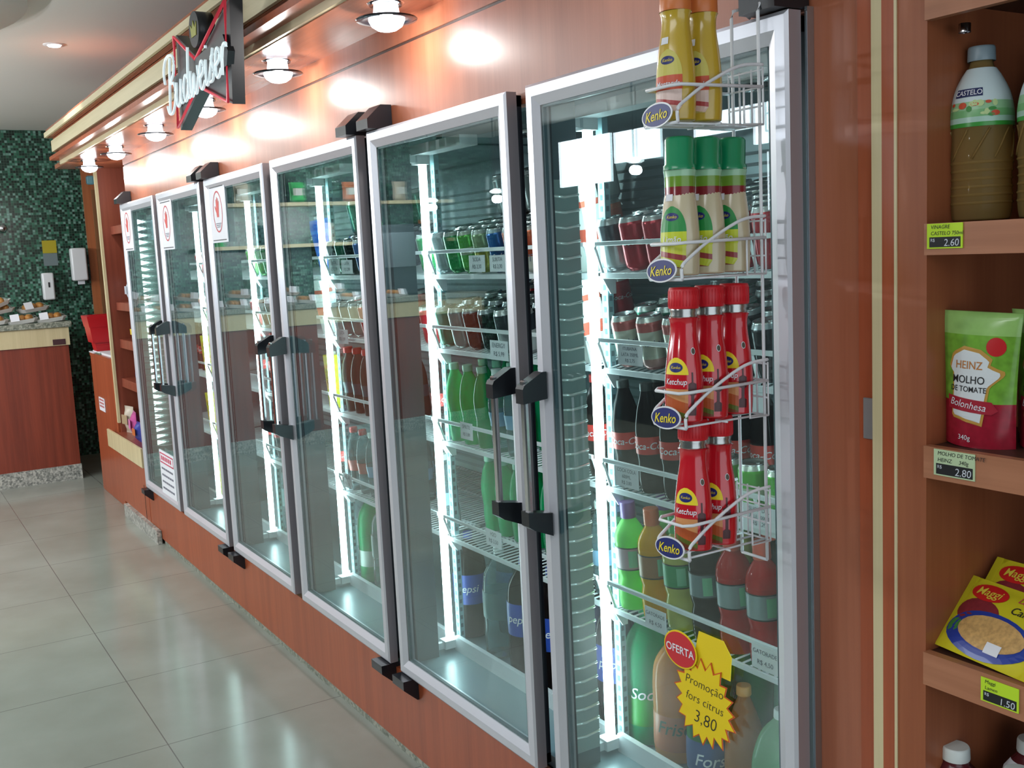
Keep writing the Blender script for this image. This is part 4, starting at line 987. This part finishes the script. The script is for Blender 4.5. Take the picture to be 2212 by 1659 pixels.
# tomato sauce pouch
def pouch():
    t = thing('tomato_sauce_pouch', 'x y z w', 'sauce pouch')
    W, Hh = .062, .188; nx, nz = 14, 18
    def hw(q): return W * (.86 + .14 * q) * (1.0 - .06 * math.sin(PI * q))
    def dep(q, u): return (.024 * (1 - q) ** .6 + .002) * (1 - abs(u) ** 2.2) + .0008
    def F(u, q, off=0.):
        return Vector((hw(q) * u, -dep(q, u) - off - .0, Hh * q))
    m = MB(); mt = mat('pouch_green', (140, 206, 70), .22, noise=.75, nscale=55); mr = mat('pouch_red', (176, 30, 54), .22, noise=.5, nscale=110); my = mat('pouch_lime', (164, 212, 120), .22, noise=.4, nscale=45)
    G = [[m.bm.verts.new(F(2 * i / nx - 1, j / nz)) for i in range(nx + 1)] for j in range(nz + 1)]
    Bk = [[m.bm.verts.new((F(2 * i / nx - 1, j / nz) * 1).xyz * 1 if False else Vector((F(2 * i / nx - 1, j / nz).x, -F(2 * i / nx - 1, j / nz).y * .6, F(2 * i / nx - 1, j / nz).z))) for i in range(nx + 1)] for j in range(nz + 1)]
    for j in range(nz):
        q = j / nz; mm = mr if q < .30 else (mt if q < .8 else my)
        for A in (G, Bk):
            fs = [m.bm.faces.new((A[j][i], A[j][i + 1], A[j + 1][i + 1], A[j + 1][i])) for i in range(nx)]; m._tag(fs, mm, True)
        m._tag([m.bm.faces.new((G[j][0], Bk[j][0], Bk[j + 1][0], G[j + 1][0])), m.bm.faces.new((G[j][nx], G[j + 1][nx], Bk[j + 1][nx], Bk[j][nx]))], mm, True)
    m._tag([m.bm.faces.new([G[nz][i] for i in range(nx + 1)] + [Bk[nz][i] for i in range(nx, -1, -1)])], my)
    bmesh.ops.recalc_face_normals(m.bm, faces=m.bm.faces[:])
    m.build('bag', t)
    def S(off): return lambda x, z: F(max(-1, min(1, x / hw(z / Hh))), z / Hh, off)
    key = [(-.028, .044), (.014, .036), (.021, .086), (.037, .101), (.036, .108), (.020, .112), (.023, .122), (.006, .134), (-.014, .136), (-.030, .127), (-.035, .108), (-.029, .104), (-.028, .086)]
    def fill(poly, n=9):
        zs = [p[1] for p in poly]; z0, z1 = min(zs), max(zs); vs = []; fs = []
        rows = []
        for j in range(n * 3 + 1):
            z = z0 + (z1 - z0) * (j + (.001 if j == 0 else (-.001 if j == n * 3 else 0))) / (n * 3); xs = []
            for (xa_, za), (xb_, zb_) in zip(poly, poly[1:] + poly[:1]):
                if (za - z) * (zb_ - z) <= 0 and za != zb_: xs.append(xa_ + (xb_ - xa_) * (z - za) / (zb_ - za))
            rows.append((min(xs), max(xs), z))
        for a, b, z in rows:
            for i in range(9): vs.append((a + (b - a) * i / 8, z))
        for j in range(len(rows) - 1):
            for i in range(8): q = j * 9 + i; fs.append((q, q + 1, q + 10, q + 9))
        return vs, fs
    m = MB(); m.faces2d(fill([(x * 1.12 + .001, (z - .085) * 1.10 + .085) for x, z in key]), S(.0008), mat('label_gold', (196, 150, 70), .3)); m.build('label_border', t)
    m = MB(); m.faces2d(fill(key), S(.0014), mat('label_white', (220, 226, 228), .35)); lb = m.build('label', t)
    m = MB()
    for s_, z_, k_, c_ in (('HEINZ', .110, .0155, mat('letter_gold', (190, 120, 50), .4)), ('MOLHO', .090, .0150, BLACK), ('DE TOMATE', .078, .0110, BLACK)):
        v, f = text2d(s_, k_, 0, 'CENTER', .006, .9); m.faces2d(([(a - .006, b + z_) for a, b in v], f), S(.0020), c_)
    m.build('lettering', lb)
    m = MB(); m.faces2d(fill([(-.036, .052), (.028, .048), (.036, .054), (.028, .066), (-.038, .071)]), S(.0020), mat('banner_red', (166, 30, 50), .35)); bn = m.build('banner', t)
    m = MB(); v, f = text2d('Bolonhesa', .0145, .3, 'CENTER', 0, .9); m.faces2d(([(a - .006, b + .0555 - a * .1) for a, b in v], f), S(.0027), PAPER)
    v, f = text2d('340g', .010, 0, 'CENTER'); m.faces2d(([(a - .008, b + .010) for a, b in v], f), S(.0010), PAPER); m.build('lettering', bn)
    m = MB(); m.faces2d(subdiv_disc(.013, .013, .030, .142), S(.0010), mat('tomato_red', (196, 40, 44), .25)); m.build('tomato_picture', t)
    return Proto(t)
PO = pouch()
PO.place((1.012, .085, 1.211), .06, 'green and red tomato sauce pouch fully in view', 'tomato sauce pouches', rot=(.06, .03, .08))
PO.place((1.098, .120, 1.211), .06, 'tomato sauce pouch behind, cut by the right picture edge', 'tomato sauce pouches', rot=(.06, .03, -.1))
# noodles
def noodles():
    t = thing('instant_noodle_pack', 'x y z w', 'noodle pack')
    W, Hh, T = .075, .062, .020
    m = MB(); nx, ny = 14, 10
    yel = mat('noodle_pack_yellow', (206, 196, 40), .2); blu = mat('noodle_pack_blue', (34, 60, 150), .2)
    def F(u, v, s): 
        d = (1 - abs(u) ** 4) * (1 - abs(v) ** 4) * T * .5
        return Vector((W * u, Hh * v, s * d + .0))
    for s in (1, -1):
        G = [[m.bm.verts.new(F(2 * i / nx - 1, 2 * j / ny - 1, s)) for i in range(nx + 1)] for j in range(ny + 1)]
        fs = [m.bm.faces.new((G[j][i], G[j][i + 1], G[j + 1][i + 1], G[j + 1][i])) for j in range(ny) for i in range(nx)]
        m._tag(fs, yel, True)
    m.box((-W - .010, -Hh, -.001), (-W + .002, Hh, .001), yel); m.box((W - .002, -Hh, -.001), (W + .010, Hh, .001), yel)
    bmesh.ops.remove_doubles(m.bm, verts=m.bm.verts[:], dist=.0002)
    m.build('wrapper', t)
    def S(off): return lambda x, y: F(max(-1, min(1, x / W)), max(-1, min(1, y / Hh)), 1) + Vector((0, 0, off))
    m = MB(); m.faces2d(subdiv_disc(.036, .022, -.036, .006, 20, 5), S(.0004), mat('meat_picture', (150, 50, 60), .3, noise=.5, nscale=120)); m.faces2d(subdiv_disc(.012, .012, -.058, -.024, 12, 3), S(.0005), mat('herb_picture', (60, 130, 60), .4)); m.build('meat_picture', t)
    m = MB(); m.faces2d(subdiv_disc(.070, .036, .0, -.024, 28, 6), S(.0006), blu); bw = m.build('bowl_picture', t)
    m = MB(); m.faces2d(subdiv_disc(.054, .026, .004, -.020, 24, 4), S(.0011), mat('noodle_picture', (238, 190, 120), .35, noise=.65, nscale=150)); m.build('noodle_picture', bw)
    m = MB(); m.faces2d(subdiv_disc(.032, .015, -.036, .040, 24, 4), S(.0008), mat('noodle_red', (206, 36, 36), .3)); rd = m.build('red_oval', t)
    v, f = text2d('Maggi', .019, .15, 'CENTER', .008); m = MB(); m.faces2d(([(a - .036, b + .034) for a, b in v], f), S(.0016), mat('letter_yellow', (226, 206, 70), .4)); m.build('lettering', rd)
    m = MB(); v, f = text2d('Lámen', .014, .2, 'CENTER', .004); m.faces2d(([(a + .030, b + .040) for a, b in v], f), S(.0013), mat('letter_red', (200, 60, 80), .4))
    v, f = text2d('Carne', .017, .2, 'CENTER', .004); m.faces2d(([(a + .032, b + .020) for a, b in v], f), S(.0013), BLACK); m.build('flavour_lettering', t)
    m = MB(); m.faces2d(gridpatch(.012, -.008, .008, None, 5, 4), lambda x, y: S(.0018)(x + .020, y - .040), PAPER); m.build('price_sticker', t)
    return Proto(t)
NO = noodles()
NO.place((1.045, .085, .952), 0, 'yellow instant noodle pack lying in front with a price sticker', 'instant noodle packs', rot=(.75, .02, -.12))
NO.place((1.060, .135, .972), 0, 'yellow instant noodle pack just behind the front one', 'instant noodle packs', rot=(.85, .0, -.08))
NO.place((1.150, .225, 1.020), 0, 'instant noodle pack leaning upright at the back, cut by the right edge', 'instant noodle packs', rot=(1.2, .05, -.25))
NO.place((1.130, .160, .940), 0, 'instant noodle pack lying under the leaning one', 'instant noodle packs', rot=(.45, .05, -.05))
# white capped jars low down
wj = bottle('white_capped_bottle', 'bottle', [(0, .004), (.036, .001), (.042, .01), (.042, .12), (.036, .15), (.020, .170), (.019, .180)], mat('maroon_bottle', (86, 30, 36), .25), CW, .016, .0205, (.02, .148, mat('maroon_label', (110, 40, 46), .35)))
m = MB(); m.lathe([(.0425, .128), (.0375, .15), (.028, .163)], PAPER, 24, a0=-PI * .9, a1=-PI * .2, caps=False); m.build('neck_label', wj.root)
for x, y, l in ((.978, .085, 'white capped maroon bottle at the lower edge, left one'), (1.032, .19, 'white capped maroon bottle at the lower edge, standing behind'), (1.075, .09, 'white capped maroon bottle at the lower edge, right one'), (1.14, .20, 'white capped maroon bottle farthest right on the low shelf')):
    wj.place((x, y, .551), .3, l, 'white capped bottles on the low shelf')
# ------------------------------------------------------------------ far left: low cabinet, shelf unit, counter
t = thing('end_cabinet', 'low orange wood cabinet with a white sticker at the far end of the coolers', 'cabinet', (0, 0, 0))
m = MB(); m.box((-5.70, .047, .0), (-4.978, .60, .93), WOODR, .002); m.box((-5.72, .047, .93), (-4.978, .60, .95), WOODR); m.build('body', t)
m = MB(); m.box((-5.33, .0425, .575), (-5.52, .045, .665), PAPER); st_ = m.build('sticker', t)
m = MB()
for k in range(3): m.box((-5.50, .0418, .60 + .022 * k), (-5.35, .0425, .612 + .022 * k), mat('sticker_print', (190, 120, 120), .5))
m.build('print', st_)
WRL = wood('dull_red_wood', (122, 58, 42), (144, 74, 54), .35)
t = thing('snack_shelf_unit', 'narrow red wood shelf unit with pale edge beside the farthest door', 'shelf unit', (0, 0, 0))
m = MB(); m.box((-4.97, .06, .28), (-4.945, .60, 2.125), WRL); m.build('side_panel', t)
m = MB(); m.box((-4.975, .045, .55), (-4.94, .06, 2.125), CREAM); m.build('edge_strip', t)
m = MB(); m.box((-4.945, .58, .28), (XL, .60, 2.125), WRL); m.build('back_panel', t)
m = MB(); m.box((-4.16, .06, .28), (-4.14, .60, 1.84), WRL); m.build('right_panel', t)
for z0, z1, y in ((1.72, 1.77, .11), (1.255, 1.305, .10), (1.02, 1.075, .10), (.775, .83, .09)):
    m = MB(); m.box((-4.945, y, z0), (-4.16, .58, z1), WRL, .002); m.build('shelf', t)
m = MB(); m.box((-5.10, .0, .39), (-4.14, .012, .50), CREAM); m.box((-4.944, .012, .46), (-4.14, .575, .49), WRL); m.build('display_ledge', t)
m = MB(); m.box((-4.965, .02, .075), (-4.14, .045, .39), WOODR); m.build('base_panel', t)
m = MB(); m.box((-4.75, -.005, .0), (-3.90, .02, .075), GRAN); m.build('plinth', t)
m = MB(); m.box((-4.215, .0135, .08), (-4.211, .0155, .28), BLACK); m.build('panel_joint', t)
# things on it
def snack(x, y, z, w, h, c1, c2, label, rz=0, name='snack_bag'):
    t = thing(name, label, 'snack bag', (x, y, z), rz, 'snacks on the far shelf unit')
    m = MB(); n = 8
    for s in (1, -1):
        G = [[m.bm.verts.new((w * (2 * i / n - 1) / 2 * (1 - .12 * math.sin(PI * j / n)), s * .035 * math.sin(PI * i / n) * math.sin(PI * j / n) ** .7, h * j / n)) for i in range(n + 1)] for j in range(n + 1)]
        m._tag([m.bm.faces.new((G[j][i], G[j][i + 1], G[j + 1][i + 1], G[j + 1][i])) for j in range(n) for i in range(n)], mat('snack_%d_%d_%d' % c1, c1, .25), True)
    bmesh.ops.remove_doubles(m.bm, verts=m.bm.verts[:], dist=.0005); m.build('bag', t)
    m = MB(); m.box((-w * .3, -.036, h * .35), (w * .3, -.033, h * .7), mat('snack_%d_%d_%d' % c2, c2, .3), .001); m.build('label', t)
snack(-4.52, .16, 1.77, .10, .16, (226, 200, 60), (230, 230, 230), 'yellow and white packet on the top of the far shelf unit')
snack(-4.66, .16, 1.77, .10, .09, (230, 214, 80), (240, 240, 240), 'small yellow packet at the edge of the top far shelf')
m = MB(); m.lathe([(.0, 0), (.035, .001), (.04, .02), (.04, .12), (.02, .16), (.016, .17), (.018, .2), (0, .2)], bands('sauce_y', [(0, (226, 190, 40)), (.3, (226, 226, 222)), (.8, (226, 200, 50))], .3), 18, (0, 0, 0), caps=False)
o = m.build('yellow_topped_bottle', None, (-4.44, .17, 1.77)); tag(o, 'slim white bottle with yellow top above the farthest door corner', 'bottle')
for i, (x, l) in enumerate(((-4.80, 'leftmost crumpled white cup bag on the second far shelf'), (-4.70, 'white cup bag next to the leftmost one on the second far shelf'), (-4.60, 'white cup bag on the second far shelf nearest the door'))):
    snack(x, .17, 1.305, .09, .14, (214, 222, 230), (190, 200, 210), l, .5 * i, 'white_cup_bag')
snack(-4.70, .16, 1.075, .10, .10, (190, 160, 90), (230, 200, 60), 'brown and yellow snack bag on the third far shelf')
snack(-4.62, .16, .83, .13, .08, (200, 206, 226), (90, 100, 150), 'flat white and blue packet on the fourth far shelf', .4)
snack(-4.86, .10, .49, .13, .17, (196, 186, 170), (170, 150, 120), 'pale biscuit bag at the left end of the display ledge', .2)
snack(-4.66, .09, .49, .15, .16, (190, 90, 150), (226, 130, 190), 'pink snack bag in the middle of the display ledge', -.1)
snack(-4.52, .17, .49, .13, .20, (50, 44, 60), (90, 60, 110), 'dark purple snack bag at the back of the display ledge')
snack(-4.46, .07, .49, .12, .12, (60, 70, 150), (200, 110, 60), 'blue snack bag on the display ledge nearest the door')
# bucket and papers
t = thing('red_planter', 'square red plastic tub with a rim on top of the end cabinet', 'tub', (-5.60, .128, .966), .0)
RP = mat('red_plastic', (190, 26, 34), .3)
m = MB(); b0, b1, h = .060, .088, .20
for (r0, z0, r1, z1) in ((.063, 0, .090, .170), (.104, .165, .116, .240), (.110, .240, .088, .06)):
    A = [m.bm.verts.new((sx * r0, sy * r0, z0)) for sx, sy in ((-1, -1), (1, -1), (1, 1), (-1, 1))]; B = [m.bm.verts.new((sx * r1, sy * r1, z1)) for sx, sy in ((-1, -1), (1, -1), (1, 1), (-1, 1))]
    m._tag([m.bm.faces.new((A[i], A[(i + 1) % 4], B[(i + 1) % 4], B[i])) for i in range(4)], RP)
    if z0 == 0: m._tag([m.bm.faces.new(A[::-1])], RP)
m.box((-.070, -.070, .04), (.070, .070, .05), RP)
m.build('tub', t)
m = MB()
for s0, s1 in (((-.113, -.113, .233), (.113, -.095, .242)), ((-.113, .095, .233), (.113, .113, .242)), ((-.113, -.095, .233), (-.095, .095, .242)), ((.095, -.095, .233), (.113, .095, .242))): m.box(s0, s1, RP, .001)
m.build('rim', t)
t = thing('leaflet_stack', 'white leaflets lying under the red tub on the end cabinet', 'leaflets', (-5.56, .17, .951))
m = MB(); m.box((-.20, -.12, 0), (-.03, .06, .006), PAPER); m.box((-.03, -.11, 0), (.14, .06, .006), mat('leaflet_green', (110, 130, 110), .6)); m.box((.10, -.10, .0), (.45, .12, .014), PAPER); m.box((-.16, -.10, .006), (.12, .10, .015), PAPER); m.build('sheets', t)
# counter
t = thing('bakery_counter', 'long red wood counter with granite top and cream band, at the far left', 'counter', (0, 0, 0))
CW0 = wood('counter_red_wood', (112, 44, 26), (142, 62, 40), .35)
m = MB(); m.box((-7.0, -3.4, .11), (-6.2, -.01, .985), CW0); m.build('front_panel', t)
m = MB(); m.box((-7.02, -3.42, .985), (-6.185, -.0, 1.115), CREAM); m.build('cream_band', t)
m = MB(); m.box((-7.05, -3.46, 1.115), (-6.165, .02, 1.155), GRANG, .003); m.build('granite_top', t)
m = MB(); m.box((-7.0, -3.4, .0), (-6.19, -.005, .11), GRAN); m.build('granite_plinth', t)
m = MB(); m.box((-6.186, -.115, .99), (-6.182, -.03, 1.03), mat('maker_plate', (70, 40, 44), .4)); m.build('maker_plate', t)
def tray():
    t = thing('bread_tray', 'x y z w', 'bread tray')
    FO = mat('foam_white', (226, 226, 222), .5)
    m = MB()
    R = [[(sx * a, sy * b, z) for sx, sy in ((-1, -.7), (-.8, -1), (.8, -1), (1, -.7), (1, .7), (.8, 1), (-.8, 1), (-1, .7))] for a, b, z in ((.085, .055, 0), (.105, .075, .028), (.100, .070, .028), (.082, .052, .004))]
    V = [[m.bm.verts.new(p) for p in r_] for r_ in R]; fs = [m.bm.faces.new(V[0][::-1]), m.bm.faces.new(V[3])]
    for A, B in zip(V, V[1:]): fs += [m.bm.faces.new((A[i], A[(i + 1) % 8], B[(i + 1) % 8], B[i])) for i in range(8)]
    m._tag(fs, FO); m.build('foam_tray', t)
    m = MB(); BR = mat('bread_crust', (206, 140, 62), .4, noise=.35, nscale=30)
    for cx, cy, s in ((-.045, .0, 1.), (.0, .012, 1.05), (.045, -.004, .95)):
        g = bmesh.ops.create_icosphere(m.bm, subdivisions=3, radius=1, matrix=Matrix.Translation((cx, cy, .034)) @ Matrix.Diagonal((.030 * s, .052 * s, .027, 1)))
        m._tag({f for v in g['verts'] for f in v.link_faces}, BR, True)
    m.build('bread', t)
    m = MB(); m.box((-.105, -.075, .0285), (.105, .075, .0292), PLAIN_GLASS); fl = MB()
    m.bm.free()
    fl.lathe([(0, .066), (.05, .062), (.085, .048), (.104, .028)], PLAIN_GLASS, 20, sy=.72, caps=False); fl.build('film', t)
    m = MB(); m.box((.0, 0, 0), (.058, .001, .058), PAPER, rot=Matrix.Rotation(-.55, 3, 'X')); lb = m.build('price_label', t, (-.075, -.062, .020))
    return Proto(t)
TR = tray()
spots = []
yy = [-.095, -.285, -.475, -.66, -.85, -1.04, -1.23, -1.42, -1.61, -1.80, -1.99, -2.18, -2.40, -2.6]
for i, y in enumerate(yy):
    nm = ['with its paper label turned to the aisle at the counter end', 'second from the counter end', 'at the left picture edge'][i] if i < 3 else 'further along the counter, seen mirrored in the doors'
    TR.place((-6.28, y, 1.156), PI / 2 - .15 + .1 * (i % 3), 'bread tray ' + nm, 'bread trays on the counter', rot=(0, -.10, PI / 2 - .1))
for i, (y, x) in enumerate(((-.19, -6.42), (-.42, -6.40), (-.60, -6.42), (-.9, -6.42), (-1.3, -6.42), (-1.7, -6.42), (-2.1, -6.42))):
    TR.place((x, y, 1.232), PI / 2 + .3, ('bread tray stacked on top of the others, near the counter end', 'tilted bread tray on the pile at the left picture edge')[i] if i < 2 else 'bread trays stacked in a second layer along the counter', 'bread trays stacked on the counter', rot=(0, -.1 - .05 * (i % 2), PI / 2 + .2))
TR.place((-6.38, -.44, 1.275), 0, 'topmost bread tray with a golden loaf at the left picture edge', 'bread trays stacked on the counter', rot=(0, -.35, PI / 2 + .3))
# on the mosaic wall
t = thing('towel_dispenser', 'large white paper towel dispenser on the mosaic wall edge', 'towel dispenser', (-7.14, .27, 1.43))
m = MB(); m.box((-.03, -.06, .0), (.06, .055, .26), WHITEP, .012, seg=2); m.build('case', t)
m = MB(); m.box((.0, -.02, -.03), (.02, .03, .0), PAPER); m.build('towel', t)
t = thing('soap_dispenser', 'smaller white soap dispenser on the green mosaic', 'soap dispenser', (-7.16, .03, 1.29))
m = MB(); m.box((-.03, -.045, .0), (.05, .04, .215), WHITEP, .012, seg=2); m.build('case', t)
m = MB(); m.box((.05, -.006, .10), (.053, .006, .14), BLACK); m.build('window_slot', t)
t = thing('wall_notice', 'yellow and grey notice fixed above the soap dispenser', 'notice', (-7.198, .02, 1.56))
m = MB(); m.box((0, 0, .10), (.004, .105, .20), mat('notice_yellow', (176, 160, 30), .5)); m.build('yellow_half', t)
m = MB(); m.box((0, 0, .0), (.004, .105, .098), mat('notice_grey', (110, 124, 126), .5)); m.build('grey_half', t)
t = MB().box((-7.13, .385, 2.19), (-7.12, .445, 2.26), mat('round_tag_blue', (120, 170, 180), .4), .01).build('door_tag'); tag(t, 'small pale blue plate high on the wood beside the mosaic', 'plate')
t = thing('wall_lamp', 'small bright chrome lamp on the dark mosaic at the left edge', 'lamp', (-7.16, -.255, 1.86))
m = MB(); m.lathe([(.02, -.03), (.035, .0), (.03, .03)], CHROME, 16, caps=True); m.build('shade', t)
# seen only mirrored in the glass doors
def globe(x, y, z, l):
    t = thing('pendant_lamp', l, 'lamp', (x, y, z), 0, 'round hanging lamps mirrored in the doors')
    m = MB(); m.lathe([(0, -.014), (.022, -.012), (.036, -.006), (.040, 0), (.034, .008), (.008, .020)], mat('lit_globe', (250, 252, 255), .4, emit=7.), 24, caps=False); m.build('shade', t)
    m = MB(); m.tube([(0, 0, .018), (0, 0, CZ - z)], .006, BLACK, 6); m.build('cord', t)
    pl = bpy.data.lights.new('globe_lamp', 'POINT'); pl.energy = 44 if x < 0 else 16; pl.shadow_soft_size = .025; pl.color = (.96, .98, 1)
    o = bpy.data.objects.new('globe_lamp', pl); COL.objects.link(o); o.location = (x, y, z - .05)
globe(-2.68, -2.4, 1.96, 'hanging lamp mirrored beside the lemon sauce caps'); globe(-4.16, -2.4, 1.90, 'hanging lamp mirrored at the right of the second nearest door')
globe(-5.10, -2.4, 1.90, 'hanging lamp mirrored at the left of the second nearest door'); globe(-6.35, -2.4, 1.92, 'hanging lamp mirrored in the third nearest door')
globe(.6, -2.6, 1.96, 'added hanging lamp behind the photographer, brightens the room')  # unseen lamp added to brighten the room
t = thing('bakery_wall_shelf', 'pale shelf on the mosaic wall, seen mirrored in the doors', 'wall shelf', (0, 0, 0))
for z in (1.62, 1.98):
    m = MB(); m.box((-7.2, -3.6, z), (-6.95, -1.2, z + .03), CREAM); m.build('shelf', t)
for i in range(9):
    snack(-7.07, -1.35 - .25 * i, 1.65 + (.36 if i % 2 else 0), .14, .18, ((60, 170, 90), (200, 190, 170), (190, 110, 70))[i % 3], (220, 220, 210), 'packet on the bakery wall shelf, seen mirrored in the doors', PI / 2)
t = thing('bread_slicer', 'dark grey machine on the counter, seen mirrored in the doors', 'machine', (-6.7, -2.9, 1.156))
m = MB(); m.box((-.28, -.35, 0), (.25, .35, .62), mat('machine_grey', (60, 70, 74), .4), .02); m.build('body', t)
m = MB(); m.box((.25, -.28, .25), (.262, .28, .55), mat('machine_panel', (120, 134, 140), .3, .4)); m.build('front_panel', t)
for P in list(_cans.values()) + GAT + [COKE, COKER, SODA, CITR, BLUEL, ORJ, LIMEB, SPR, WAT, WATR, WATB, PEP, GREENB, REDT, YC, WC, BC, VIN, PO, NO, wj, TR, KP, MP, DP, SP]: P.finish()
